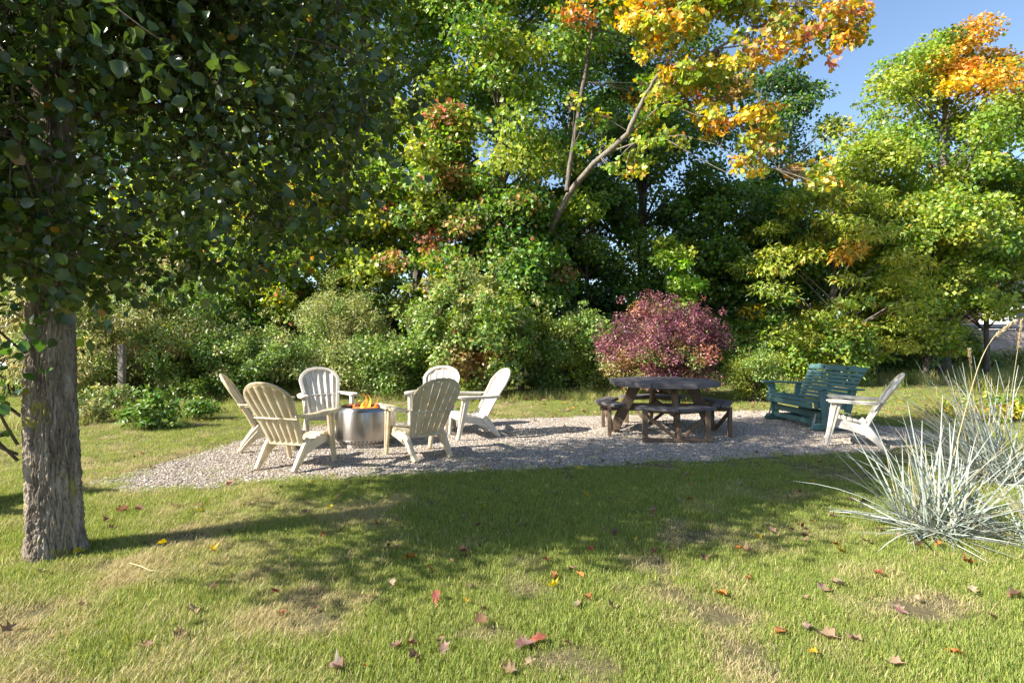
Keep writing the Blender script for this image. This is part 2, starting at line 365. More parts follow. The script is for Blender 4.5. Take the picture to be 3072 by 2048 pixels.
def tuft(name, nb, rad, h0, h1, w, straw, rng, lean=.45, tint=(0, 0, 0)):
    """a tuft of curved grass blades"""
    V = []; F = []; C = []
    for b in range(nb):
        a = rng.uniform(0, 2 * math.pi); r = rad * math.sqrt(rng.uniform()); x, y = r * math.cos(a), r * math.sin(a)
        h = rng.uniform(h0, h1); d = rng.uniform(0, 2 * math.pi); ln = rng.uniform(.15, 1) * lean * h * 1.6; ww = w * rng.uniform(.6, 1.3)
        dx, dy = math.cos(d), math.sin(d); px, py = -dy * ww / 2, dx * ww / 2
        if rng.uniform() < straw: c = np.array([.52, .44, .23]) * rng.uniform(.7, 1.25)
        else:
            g_ = rng.uniform(); c = np.array([.145, .24, .042]) * (1 - g_) + np.array([.40, .415, .105]) * g_; c = c * rng.uniform(.75, 1.2)
        c = c + np.array(tint)
        i0 = len(V); n3 = 3
        for k, tt in enumerate((0, .4, .75)):
            q = ln * tt * tt; z = h * (tt - .15 * tt * tt); s = 1 - .25 * k
            V += [(x + dx * q - px * s, y + dy * q - py * s, z), (x + dx * q + px * s, y + dy * q + py * s, z)]
        V.append((x + dx * ln, y + dy * ln, h * .85)); C += [c * .8] * 2 + [c] * 4 + [c * 1.1]
        F += [(i0, i0 + 1, i0 + 3), (i0, i0 + 3, i0 + 2), (i0 + 2, i0 + 3, i0 + 5), (i0 + 2, i0 + 5, i0 + 4), (i0 + 4, i0 + 5, i0 + 6)]
    return bpy.data.objects.new(name, np_mesh(name, np.array(V), tris=np.array(F), col=np.array(C), mat=M['grass']))
rg = np.random.default_rng(11)
TUFTS = [tuft("turf_tuft", 64, .085, .013, .043, .0027, st, rg, lean=ln) for st, ln in [(.05, .35), (.12, .45), (.10, .35), (.22, .5), (.32, .5), (.5, .65), (.8, .8)]]
TALL = [tuft("tall_tuft", 40, .20, .22, .50, .008, st, rg, lean=.35) for st in (.1, .25, .4)]

def frustum_points(n, y0, y1, margin=1.0, power=1.0):
    """ground points in the part of the garden the view can take in, with a wide margin"""
    u = RNG.uniform(size=n); Y = (y0 ** (2 - power) + u * (y1 ** (2 - power) - y0 ** (2 - power))) ** (1 / (2 - power)) if power != 2 else y0 * (y1 / y0) ** u
    X = RNG.uniform(-1, 1, n) * (Y * .92 + margin); return np.stack([X, Y], -1)
P = np.concatenate([frustum_points(30000, 1.6, 6.0, .5), frustum_points(26000, 6.0, 16.0, .8, 1.4), frustum_points(9000, 16, 34, 1, 1.4)])
dm = dirt_mask(P); ing = in_poly(P, GPOLY); dg_ = poly_dist(P, GPOLY)
pe = np.clip(dg_ / .25, 0, 1)
keep = np.where(ing, RNG.uniform(size=len(P)) < np.where(dg_ < .12, .30, .010) + np.clip(fbm(P[:, 0] * 3, P[:, 1] * 3, 5) - .68, 0, 1) * .6, RNG.uniform(size=len(P)) < (1 - dm * .78) * (.45 + .55 * pe))
keep &= ~((np.abs(P[:, 0] + 2.94) < .17) & (np.abs(P[:, 1] - 3.65) < .15))
P = P[keep]; dm = dm[keep]; ing = ing[keep]
straw = np.clip(fbm(P[:, 0] * .9, P[:, 1] * .9, 40) * 1.8 - .66 + (fbm(P[:, 0] * 4, P[:, 1] * 4, 44) - .5) * 1.5 + (fbm(P[:, 0] * 11, P[:, 1] * 11, 48) - .5) * .9 + dm * .9 + RNG.normal(0, .13, len(P)), 0, .999)
straw = np.where(ing, straw * .3, straw)
idx = (straw ** 1.15 * len(TUFTS)).astype(int)
sc = (RNG.uniform(.7, 1.25, len(P)) * (1 - dm * .4) * (.8 + .5 * fbm(P[:, 0] * 2, P[:, 1] * 2, 60)))
sxy = np.where(P[:, 1] > 9, 1.35, 1.0) * sc; scl = np.stack([sxy, sxy, sc], -1)
rot = np.stack([RNG.normal(0, .12, len(P)), RNG.normal(0, .12, len(P)), RNG.uniform(0, 6.28, len(P))], -1)
scatter_gn("grass", np.column_stack([P, np.zeros(len(P))]), rot, scl, idx, TUFTS, 'grass', "short yellow green lawn grass around the gravel", "grass")
# rough grass strip along the far edge, mostly to the right
P = np.concatenate([np.stack([RNG.uniform(4.5, 26, 3400), RNG.uniform(15.5, 30, 3400)], -1), np.stack([RNG.uniform(-9, 4, 900), RNG.uniform(12.3, 13.6, 900)], -1), np.stack([RNG.uniform(-8.6, -5.2, 420), RNG.uniform(8.4, 11.5, 420)], -1)])
P = P[RNG.uniform(size=len(P)) < np.clip(fbm(P[:, 0] * .8, P[:, 1] * .8, 31) * 2 - .4, .1, 1)]
sc = RNG.uniform(.5, 1.15, len(P)); sc = np.where(P[:, 1] < 14, sc * .6, sc)
scatter_gn("meadow_grass", np.column_stack([P, np.zeros(len(P))]), np.stack([RNG.normal(0, .1, len(P)), RNG.normal(0, .1, len(P)), RNG.uniform(0, 6.28, len(P))], -1), np.stack([sc * 1.1, sc * 1.1, sc], -1), RNG.integers(0, 3, len(P)), TALL, 'grass', "tall rough grass left unmown at the edge of the lawn", "grass")
# pebbles
def pebble(k):
    import bmesh
    bm = bmesh.new(); bmesh.ops.create_icosphere(bm, subdivisions=1, radius=1.0)
    r_ = random.Random(k)
    for v_ in bm.verts: v_.co = Vector((v_.co.x * r_.uniform(.75, 1.2), v_.co.y * r_.uniform(.65, 1.0), v_.co.z * r_.uniform(.5, .7)))
    me = bpy.data.meshes.new("pebble"); bm.to_mesh(me); bm.free(); me.materials.append(STONES[k]); return bpy.data.objects.new("pebble", me)
PEB = [pebble(k) for k in range(6)]
lo, hi = GPOLY.min(0), GPOLY.max(0)
P = np.stack([RNG.uniform(lo[0] - .2, hi[0] + .2, 300000), RNG.uniform(lo[1] - .2, hi[1] + .2, 300000)], -1)
ing = in_poly(P, GPOLY); P = np.concatenate([P[ing], P[~ing][RNG.uniform(size=(~ing).sum()) < .05]])
dd = poly_dist(P, GPOLY); P = P[in_poly(P, GPOLY) | (dd < .22)]
s_ = RNG.gamma(3, .0020, len(P)) + .0022
scatter_gn("gravel", np.column_stack([P, np.full(len(P), .008)]), np.stack([RNG.uniform(-.5, .5, len(P)), RNG.uniform(-.5, .5, len(P)), RNG.uniform(0, 6.28, len(P))], -1), np.stack([s_] * 3, -1), RNG.choice(6, len(P), p=[.2, .26, .17, .15, .12, .10]), PEB, 'stone', "loose grey pebbles covering the sitting area", "gravel")

# ------------------------------------------------------------------ trees and shrubs
PAL = {
    'green': [(.07, .14, .02), (.09, .17, .026), (.12, .19, .03)],
    'bright': [(.13, .21, .026), (.19, .26, .034), (.25, .29, .045)],
    'yellowgreen': [(.21, .26, .035), (.28, .29, .04), (.16, .22, .035)],
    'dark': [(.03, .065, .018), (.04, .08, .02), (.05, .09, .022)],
    'orange': [(.46, .21, .04), (.42, .27, .045), (.36, .16, .05)],
    'yellow': [(.48, .36, .035), (.40, .33, .04), (.45, .25, .035)],
    'russet': [(.33, .19, .08), (.28, .21, .08), (.36, .15, .085)],
    'pale': [(.24, .255, .085), (.31, .31, .11), (.18, .22, .07)],
    'brownish': [(.24, .21, .085), (.31, .27, .12), (.17, .185, .06)],
    'red': [(.15, .052, .066), (.20, .08, .092), (.10, .038, .046)],
    'greygreen': [(.145, .225, .048), (.20, .265, .065), (.115, .185, .038)],
    'lime': [(.24, .40, .04), (.28, .44, .05), (.18, .33, .035)],
}
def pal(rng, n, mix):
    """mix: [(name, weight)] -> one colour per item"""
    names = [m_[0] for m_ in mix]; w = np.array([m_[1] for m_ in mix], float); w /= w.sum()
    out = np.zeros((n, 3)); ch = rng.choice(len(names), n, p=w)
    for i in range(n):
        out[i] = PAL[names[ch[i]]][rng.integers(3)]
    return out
def crown(name, centers, rads, per, leaf, cols, rng, mat, parent, tpl=KITE, flat=.5, up=.55, center=None, jit=.22, aspect=.8, droop=.25, mixp=.10):
    n = len(centers); per = np.maximum(4, (per * (rads / rads.mean()) ** 2).astype(int)); ci = np.repeat(np.arange(n), per); m_ = len(ci)
    d = unit(rng.normal(size=(m_, 3))); rr = rng.uniform(size=(m_, 1)) ** .45
    off = d * rr * rads[ci][:, None]; off[:, 2] *= flat
    P_ = centers[ci] + off; P_[:, 2] -= .12 * (off[:, 0] ** 2 + off[:, 1] ** 2) / rads[ci]
    if center is None: center = centers.mean(0)
    outw = unit(P_ - center)
    N_ = unit(np.array([0, 0, 1.0]) * up + outw * .35 + d * .35 + rng.normal(size=(m_, 3)) * .45)
    D_ = unit(rng.normal(size=(m_, 3)) * .7 + d * .6 + np.array([0, 0, -droop]))
    L_ = leaf * rng.uniform(.65, 1.3, m_); sw = rng.uniform(size=m_) < mixp; cj = np.where(sw, rng.integers(0, n, m_), ci); C_ = cols[cj] * (1 + rng.normal(0, jit, (m_, 1))) + rng.normal(0, .012, (m_, 3))
    ok = P_[:, 2] > .03
    me = leaf_mesh(name, P_[ok], D_[ok], N_[ok], L_[ok], L_[ok] * aspect, np.clip(C_[ok], .008, .9), tpl, mat)
    return link(name, me, parent)
def bez(a, b, c, n):
    t = np.linspace(0, 1, n)[:, None]; a, b, c = map(np.asarray, (a, b, c)); return (1 - t) ** 2 * a + 2 * t * (1 - t) * b + t * t * c
def poly_at(pts, s):
    """point on a polyline of (x,y,z,r) at height z"""
    z = [p_[2] for p_ in pts]; return np.array([np.interp(s, z, [p_[k] for p_ in pts]) for k in range(4)])
def make_tree(name, label, cat, base, tpts, centers, rads, per, leaf, cols, seed, bark='bark', mat='leaf', group=None, tpl=KITE, flat=.5, up=.55, limb_every=1, limb_r=.05, jit=.22, aspect=.85, extra=None, droop=.25, mixp=.3):
    rng = np.random.default_rng(seed); base = np.array(base, float)
    t = thing(name, label, cat, base, 0, group)
    b0 = np.array([base[0], base[1], 0]); C_ = centers - b0
    tp = [(p_[0] - base[0], p_[1] - base[1], p_[2], p_[3]) for p_ in tpts]
    mb = MB(); zz = np.linspace(tp[0][2], tp[-1][2], 14); pp = np.array([poly_at(tp, z) for z in zz])
    pp[1:, :2] += rng.normal(0, .05, (13, 2)) * pp[1:, 3:4] * 4; mb.tube(pp[:, :3], pp[:, 3], 10)
    z0, z1 = tp[0][2] + .25 * (tp[-1][2] - tp[0][2]), tp[-1][2]
    for i in range(0, len(C_), limb_every):
        c = C_[i]; hd = np.hypot(c[0], c[1]); za = np.clip(c[2] - .55 * hd - rng.uniform(.1, .8), min(z0, c[2] * .5), z1); a = poly_at(tp, za)
        mid = (a[:3] + c) / 2 + np.array([0, 0, .12 * hd]) + rng.normal(0, .15, 3)
        pts = bez(a[:3], mid, c, 6); r0 = min(a[3] * .5, limb_r * rng.uniform(.6, 1.2)); mb.tube(pts, np.linspace(r0, .006, 6), 5, False)
    for e in (extra or []): mb.tube([np.array(q_[:3]) - b0 for q_ in e], [q_[3] for q_ in e], 8)
    mb.build("trunk", M[bark], t, ang=80)
    crown("crown", C_, rads, per, leaf, cols, rng, M[mat], t, tpl, flat, up, jit=jit, aspect=aspect, droop=droop, mixp=mixp)
    return t
def blob(rng, c, r, n, shell=.45, zmin=None, lobes=True):
    zz_ = rng.uniform(-1, 1, n); an_ = rng.uniform(0, 2 * math.pi, n); mr_ = np.sqrt(1 - np.where(zz_ > 0, zz_ ** 2, np.abs(zz_) ** 5))
    d = np.stack([np.cos(an_) * mr_, np.sin(an_) * mr_, zz_], -1); rr = rng.uniform(size=(n, 1)) ** shell; rr = np.concatenate([rr, rr, np.ones_like(rr)], 1)
    if lobes: rr = rr * (.80 + .35 * fbm(np.arctan2(d[:, 1], d[:, 0]) * 1.5 + c[0], d[:, 2] * 2 + c[1], 8)[:, None])
    P_ = np.array(c) + d * rr * np.array(r)
    if zmin is not None: P_[:, 2] = np.maximum(P_[:, 2], zmin + rng.uniform(0, .6, n))
    return P_

def bg_tree(u, Y, v0, v1, hw, mix, label, n=110, per=230, leaf=.17, rad=(.5, .95), seed=1, tr=.17, name="maple_tree", bark='bark', depth=None, special=None, group="trees of the wood edge", flat=.58, up=.42, shell=.5, lean=0, tpl=KITE, aspect=.85, jit=.22, droop=.25, mixp=.3):
    rng = np.random.default_rng(seed); top, bot = W(u, v0, Y), W(u, v1, Y); hx = hw / F_PX * Y
    c = ((top + bot) / 2); r = (hx, depth or hx * .85, (top[2] - bot[2]) / 2)
    C_ = blob(rng, c, r, n, shell, max(.6, bot[2] - .4)); R_ = rng.uniform(*rad, n); cols = pal(rng, n, mix)
    if special: cols = special(C_, cols, rng)
    b = (c[0] - lean, Y, 0); tp = [(b[0], b[1], -.05, tr * 1.35), (b[0], b[1], .5, tr), (b[0] + lean * .4, b[1], c[2] * .7, tr * .75), (c[0], b[1], top[2] - r[2] * .35, tr * .25)]
    return make_tree(name, label, "tree", b, tp, C_, R_, int(per * 1.24), leaf * .8, cols, seed + 100, bark, group=group, limb_every=2, limb_r=.06, flat=flat, up=up, tpl=tpl, aspect=aspect, jit=jit, droop=droop, mixp=mixp)
def tint_px(lst):
    """recolour the clumps that lie near given photo places (their own autumn colour)"""
    def f(C_, cols, rng):
        uv = np.stack([C_[:, 0] / C_[:, 1] * F_PX + CX, CY - (C_[:, 2] - CAMH) / C_[:, 1] * F_PX], -1)
        for (u, v, ru, rv, mix, prob) in lst:
            s = (((uv[:, 0] - u) / ru) ** 2 + ((uv[:, 1] - v) / rv) ** 2 < 1) & (rng.uniform(size=len(C_)) < prob)
            cols[s] = pal(rng, s.sum(), mix)
        return cols
    return f
bg_tree(700, 17.5, -330, 880, 330, [('bright', 3), ('green', 2), ('yellowgreen', 2), ('orange', .25)], "maple with a bare grey trunk behind the pear tree, turning yellow green", n=130, seed=21, tr=.19)
bg_tree(1090, 18, -480, 800, 300, [('bright', 4), ('green', 2), ('yellowgreen', 1)], "tall bright green maple behind the steel fire pit", n=150, seed=22, tr=.18)
bg_tree(1500, 17, -420, 800, 310, [('green', 4), ('bright', 3)], "big maple with reddened low sprays behind the broad green shrub", n=165, seed=23, tr=.24, special=tint_px([(1400, 560, 230, 260, [('russet', 3), ('yellowgreen', 2)], .32)]))
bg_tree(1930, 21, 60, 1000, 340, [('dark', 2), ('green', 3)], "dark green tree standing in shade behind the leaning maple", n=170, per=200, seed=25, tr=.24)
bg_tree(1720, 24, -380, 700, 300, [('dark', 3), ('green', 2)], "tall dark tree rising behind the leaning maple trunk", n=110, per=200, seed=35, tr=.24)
bg_tree(2830, 21, 125, 960, 335, [('bright', 4), ('green', 2), ('yellowgreen', 2)], "large sunlit maple with an orange top beside the open sky", n=250, per=190, rad=(.45, .95), seed=26, tr=.22, shell=.5, flat=.55, mixp=.08, special=tint_px([(2960, 210, 150, 130, [('orange', 3), ('yellow', 1)], .85), (2800, 230, 60, 50, [('yellow', 1), ('orange', 1)], .5)]))
bg_tree(2500, 17.5, 560, 1080, 270, [('yellowgreen', 4), ('bright', 3), ('yellow', .5)], "loose ash with feathery yellow green leaves behind the glider bench", n=100, per=170, leaf=.2, rad=(.4, .75), seed=27, tr=.11, name="ash_tree", aspect=.36, flat=.35, droop=.5)
bg_tree(2000, 16.5, 720, 1010, 85, [('lime', 1), ('bright', 2)], "slim lime green sapling behind the purple red bush", n=30, per=120, leaf=.15, rad=(.25, .4), seed=28, tr=.05, name="sapling")
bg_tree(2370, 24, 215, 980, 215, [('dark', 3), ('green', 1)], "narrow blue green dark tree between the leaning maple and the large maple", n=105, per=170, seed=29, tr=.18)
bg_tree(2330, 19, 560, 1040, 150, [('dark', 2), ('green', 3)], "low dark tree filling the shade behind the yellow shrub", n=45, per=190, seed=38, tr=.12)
bg_tree(3160, 56, 430, 1000, 210, [('green', 3), ('bright', 3)], "round green tree beyond the white house", n=90, per=190, leaf=.4, rad=(1.0, 1.9), seed=30, tr=.22)
bg_tree(250, 19, -200, 900, 320, [('green', 3), ('bright', 2), ('yellowgreen', 1)], "green tree hidden behind the pear tree crown", n=70, per=160, leaf=.22, seed=31, tr=.2)
bg_tree(-150, 21, -200, 950, 330, [('green', 3), ('bright', 2)], "green tree behind the pear tree trunk", n=55, per=150, leaf=.24, seed=32, tr=.2)
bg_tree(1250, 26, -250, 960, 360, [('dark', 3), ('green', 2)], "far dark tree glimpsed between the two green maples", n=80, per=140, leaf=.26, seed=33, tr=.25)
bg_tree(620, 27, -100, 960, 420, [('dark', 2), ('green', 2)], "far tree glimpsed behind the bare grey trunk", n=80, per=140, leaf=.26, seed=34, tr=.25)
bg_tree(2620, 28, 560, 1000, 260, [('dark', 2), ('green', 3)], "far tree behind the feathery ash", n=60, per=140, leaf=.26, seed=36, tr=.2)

for k, (u, Y, v0, v1, hw, mix, lab) in enumerate([(40, 16.0, 480, 960, 150, [('green', 3), ('bright', 2)], "young green maple hidden behind the pear trunk"), (470, 16.2, 560, 960, 150, [('bright', 2), ('yellowgreen', 2), ('brownish', 1)], "young yellow green maple under the pear tree crown, behind the post"), (830, 15.6, 500, 960, 150, [('bright', 3), ('yellowgreen', 2), ('orange', .3)], "young maple with a few orange leaves beside the bare grey trunk"),
        (1060, 16.0, 420, 930, 130, [('bright', 3), ('yellowgreen', 3)], "young yellow green maple behind the willowy shrub"), (1320, 15.6, 330, 900, 150, [('green', 3), ('bright', 2), ('russet', 1.6)], "young maple with reddening leaves behind the broad green shrub"), (1560, 15.2, 590, 960, 140, [('green', 4), ('dark', 1), ('russet', .6)], "young dark green maple at the foot of the leaning trunk"),
        (1760, 18.5, 520, 1000, 180, [('green', 3), ('dark', 2)], "understory tree in shade behind the silvery shrub"), (2120, 19.5, 560, 1000, 190, [('green', 3), ('dark', 2), ('yellowgreen', .5)], "understory tree in shade behind the purple bush"), (2620, 19.2, 420, 1000, 180, [('bright', 3), ('yellowgreen', 3), ('green', 1)], "bright maple at the shed corner below the large maple"), (2780, 18.2, 590, 1040, 165, [('yellowgreen', 3), ('bright', 3), ('green', 1)], "yellow green maple hanging to the rough grass beside the shed"), (2960, 20.5, 480, 930, 190, [('bright', 3), ('green', 2)], "maple with low limbs hanging before the shed")]):
    bg_tree(u, Y, v0, v1, hw, mix, lab, n=75, per=200, leaf=.15, rad=(.35, .7), seed=200 + k, tr=.09, name="maple_tree", group="young trees under the wood edge")
# the leaning maple with the pale trunk
def leaning_maple():
    rng = np.random.default_rng(41)
    def wp(u, v, Y, r): return (*W(u, v, Y), r * .68)
    base = G(1590, 1150); base = np.array([(1590 - CX) / F_PX * 16.6, 16.6, 0])
    main = [(base[0], 16.6, -.05, .19), (base[0], 16.6, .5, .16), wp(1600, 860, 16.2, .145), wp(1655, 680, 15.4, .125), wp(1710, 575, 14.7, .112), wp(1790, 480, 14, .105), wp(1880, 410, 13.6, .095), wp(1915, 330, 13.3, .085)]
    A = [wp(1915, 330, 13.3, .075), wp(1950, 262, 13.1, .06), wp(2000, 190, 12.8, .05), wp(2040, 110, 12.6, .04), wp(2060, 0, 12.3, .03), wp(2080, -90, 12.1, .015)]
    B = [wp(1935, 300, 13.2, .07), wp(2050, 210, 12.9, .055), wp(2150, 150, 12.6, .045), wp(2260, 90, 12.3, .035), wp(2400, 30, 12, .02), wp(2520, -10, 11.8, .008)]
    B2 = [wp(2150, 150, 12.6, .03), wp(2280, 135, 12.3, .02), wp(2420, 115, 12, .012), wp(2560, 85, 11.8, .005)]
    Cc = [wp(1800, 470, 14, .038), wp(1900, 432, 13.5, .028), wp(2040, 405, 13, .020), wp(2160, 440, 12.7, .014), wp(2230, 490, 12.4, .009), wp(2330, 510, 12.2, .006)]
    D_ = [wp(1890, 400, 13.6, .03), wp(1990, 310, 13.1, .022), wp(2090, 350, 12.8, .016), wp(2200, 370, 12.6, .008)]
    E = [wp(1980, 410, 13.2, .02), wp(2110, 485, 12.8, .014), wp(2200, 530, 12.5, .008), wp(2240, 500, 12.4, .004)]
    Fk = [wp(1700, 575, 14.3, .09), wp(1720, 430, 14.6, .085), wp(1750, 250, 14.9, .075), wp(1780, 90, 15.2, .06), wp(1800, -150, 15.4, .03)]
    spots = []
    def sp(u0, u1, v0, v1, Y, n, mix, rad):
        for k in range(int(n * 1.4)):
            spots.append((W(rng.uniform(u0, u1), rng.uniform(v0, v1), Y + rng.uniform(-.6, .6)), mix, rad * rng.uniform(.8, 1.25)))
    Yl = [('yellow', 2.8), ('orange', .3), ('yellowgreen', 2.8)]; Og = [('orange', 1.3), ('russet', .6), ('yellow', 2), ('yellowgreen', 2.2)]; Gn = [('yellowgreen', 3), ('bright', 2), ('yellow', 1)]
    sp(1870, 2080, -20, 110, 12.6, 26, Yl, .30); sp(2050, 2300, -60, 60, 12.3, 24, Gn, .32); sp(2300, 2570, 10, 110, 12, 26, Og, .26); sp(2180, 2500, 110, 190, 12.1, 16, Og, .22)
    sp(1940, 2150, 150, 330, 13, 16, Gn, .28); sp(1720, 1960, 300, 560, 13.9, 14, [('bright', 2), ('green', 2), ('yellowgreen', 1)], .26); sp(2300, 2600, 10, 150, 12, 14, Gn + Og, .2); sp(1900, 2050, 110, 180, 12.8, 7, Yl, .22); sp(2000, 2200, 180, 250, 12.6, 8, Gn, .2); sp(2090, 2330, 305, 385, 12.6, 18, Yl, .24); sp(2230, 2340, 390, 470, 12.5, 9, Og, .22); sp(2210, 2310, 475, 520, 12.3, 8, Yl, .2); sp(1880, 2130, 385, 450, 13.1, 8, Gn, .2)
    sp(2340, 2500, 480, 575, 12.3, 12, Og, .24); sp(1950, 2400, -300, -60, 12.4, 40, Yl, .4); sp(1650, 1900, -350, 60, 15, 34, [('green', 2), ('bright', 2), ('orange', .7)], .5); sp(1900, 2150, 200, 300, 15, 16, [('dark', 1), ('green', 2), ('orange', .6)], .4); sp(2150, 2290, 170, 300, 15.5, 12, [('green', 2), ('russet', 1)], .35)
    C_ = np.array([s[0] for s in spots]); cols = np.array([pal(rng, 1, s[1])[0] for s in spots]); R_ = np.array([s[2] for s in spots])
    t = thing("maple_tree", "leaning maple with pale forked trunk and yellow and orange leaves", "tree", base, 0, "trees of the wood edge")
    mb = MB(); fk = MB(); b0 = np.array([base[0], base[1], 0])
    for e in (main, A, B, B2, Cc, D_, E, Fk):
        arr = np.array(e); tt = np.linspace(0, len(e) - 1, len(e) * 3); pts = np.array([[np.interp(q_, range(len(e)), arr[:, k]) for k in range(4)] for q_ in tt])
        pts[1:-1, :3] += rng.normal(0, 1, (len(pts) - 2, 3)) * pts[1:-1, 3:4] * .22
        (fk if e is Fk else mb).tube(pts[:, :3] - b0, pts[:, 3], 9)
    br = np.concatenate([np.array(e)[:, :3] for e in (A, B, B2, Cc, D_, E, Fk)])
    for c in C_:
        a = br[np.argmin(np.linalg.norm(br - c, axis=1))]; mid = (a + c) / 2 + rng.normal(0, .08, 3); mb.tube(bez(a - b0, mid - b0, c - b0, 5), np.linspace(.012, .004, 5), 4, False)
    fk.build("fork", M['bark'], t, ang=80)
    mb.build("trunk", M['bark_pale'], t, ang=80)
    crown("crown", C_ - b0, R_, 46, .115, cols, rng, M['leaf'], t, MAPLE_LO, .5, .6, aspect=1.05, jit=.2, mixp=.22)
leaning_maple()

def shrub(u, Y, v0, hw, mix, label, n=80, per=120, leaf=.085, rad=(.22, .42), seed=1, name="shrub", special=None, aspect=.6, flat=.7, up=.45, shell=.4, droop=.2, mat='shrub_leaf', depth=.8, tpl=KITE, base_gap=.1, group="shrubs along the lawn edge", stems=7):
    rng = np.random.default_rng(seed); hx = hw / F_PX * Y; h = W(u, v0, Y)[2]; x = (u - CX) / F_PX * Y
    d = unit(rng.normal(size=(n, 3))); rr = rng.uniform(size=(n, 1)) ** shell; q_ = d * rr; q_ *= (.82 + .3 * fbm(d[:, 0] * 3 + u, d[:, 2] * 3, seed)[:, None])
    C_ = np.array([x, Y, h * .48]) + q_ * np.array([hx * .92, hx * depth, h * .52]); C_[:, 2] = np.clip(C_[:, 2], base_gap + .12, None)
    ns_ = n // 3; da = rng.uniform(0, 2 * math.pi, ns_); de_ = rng.uniform(.15, 1.5, ns_); rr2 = rng.uniform(.98, 1.26, (ns_, 1))
    ex = np.array([x, Y, h * .48]) + np.stack([np.cos(da) * np.cos(de_), np.sin(da) * np.cos(de_), np.sin(de_)], -1) * rr2 * np.array([hx * .92, hx * depth, h * .52])
    C_ = np.concatenate([C_, ex]); R_ = np.concatenate([rng.uniform(*rad, n), rng.uniform(.3, .6, ns_) * rad[0]]); n = len(C_); cols = pal(rng, n, mix)
    if special: cols = special(C_, cols, rng)
    t = thing(name, label, "shrub", (x, Y, 0), 0, group); b0 = np.array([x, Y, 0]); mb = MB()
    for k in range(0, n, max(1, n // (stems * 4))):
        c = C_[k] - b0; a = np.array([rng.normal(0, .12), rng.normal(0, .1), -.02]); mid = np.array([c[0] * .35, c[1] * .35, c[2] * .65])
        mb.tube(bez(a, mid, c, 6), np.linspace(.022, .005, 6), 5, False)
    mb.build("stems", M['twig'], t, ang=80)
    crown("crown", C_ - b0, R_, per, leaf, cols, rng, M[mat], t, tpl, flat, up, center=np.array([0, 0, h * .35]), aspect=aspect, droop=droop)
    return t
shrub(330, 12.8, 800, 330, [('brownish', 3), ('pale', 2), ('greygreen', 2)], "tall shrub with drooping pale brown green leaves behind the wooden post", n=150, per=130, leaf=.12, seed=51, aspect=.32, droop=.9, rad=(.25, .5))
shrub(60, 13.8, 640, 260, [('brownish', 2), ('greygreen', 3)], "grey green shrub behind the pear tree trunk", n=90, per=120, leaf=.11, seed=52, aspect=.4, droop=.7)
shrub(560, 14.6, 760, 250, [('greygreen', 3), ('green', 3), ('brownish', 1)], "dark leafy shrub at the foot of the bare grey trunk", n=100, per=130, seed=53)
shrub(760, 13.3, 985, 260, [('pale', 2), ('greygreen', 3), ('green', 2)], "low spreading shrub behind the white chair that faces the lawn", n=100, per=130, leaf=.075, seed=54)
shrub(1010, 14.4, 850, 200, [('pale', 4), ('greygreen', 2)], "tall pale willowy shrub behind the fire pit flames", n=110, per=130, leaf=.08, seed=55, aspect=.35, droop=.1)
shrub(1130, 13.3, 1010, 170, [('greygreen', 2), ('green', 2), ('pale', 2)], "rounded low shrub behind the fire pit", n=70, per=130, leaf=.07, seed=56)
shrub(1410, 13.2, 815, 215, [('greygreen', 4), ('bright', 2), ('pale', 2)], "broad mid green shrub with reddish leaves at its base", n=130, per=130, leaf=.10, seed=57, aspect=.62, special=tint_px([(1450, 1100, 120, 60, [('russet', 1)], .5)]))
shrub(1700, 14.2, 925, 190, [('greygreen', 4), ('pale', 1), ('bright', 1)], "silvery green shrub between the broad shrub and the purple bush", n=90, per=130, leaf=.075, seed=58)
shrub(1985, 12.8, 905, 215, [('red', 5), ('russet', .6)], "large purple red leaved bush behind the picnic table", n=190, per=150, leaf=.055, rad=(.18, .34), seed=59, name="barberry_bush", aspect=.6, flat=.85, special=tint_px([(2010, 1110, 230, 70, [('red', 2), ('greygreen', 3), ('russet', 1)], .75)]), base_gap=.35)
shrub(2268, 12.2, 1045, 92, [('yellowgreen', 3), ('greygreen', 2), ('bright', 1)], "rounded yellow green shrub beside the purple red bush", n=75, per=110, leaf=.05, rad=(.12, .26), seed=60, aspect=.5)
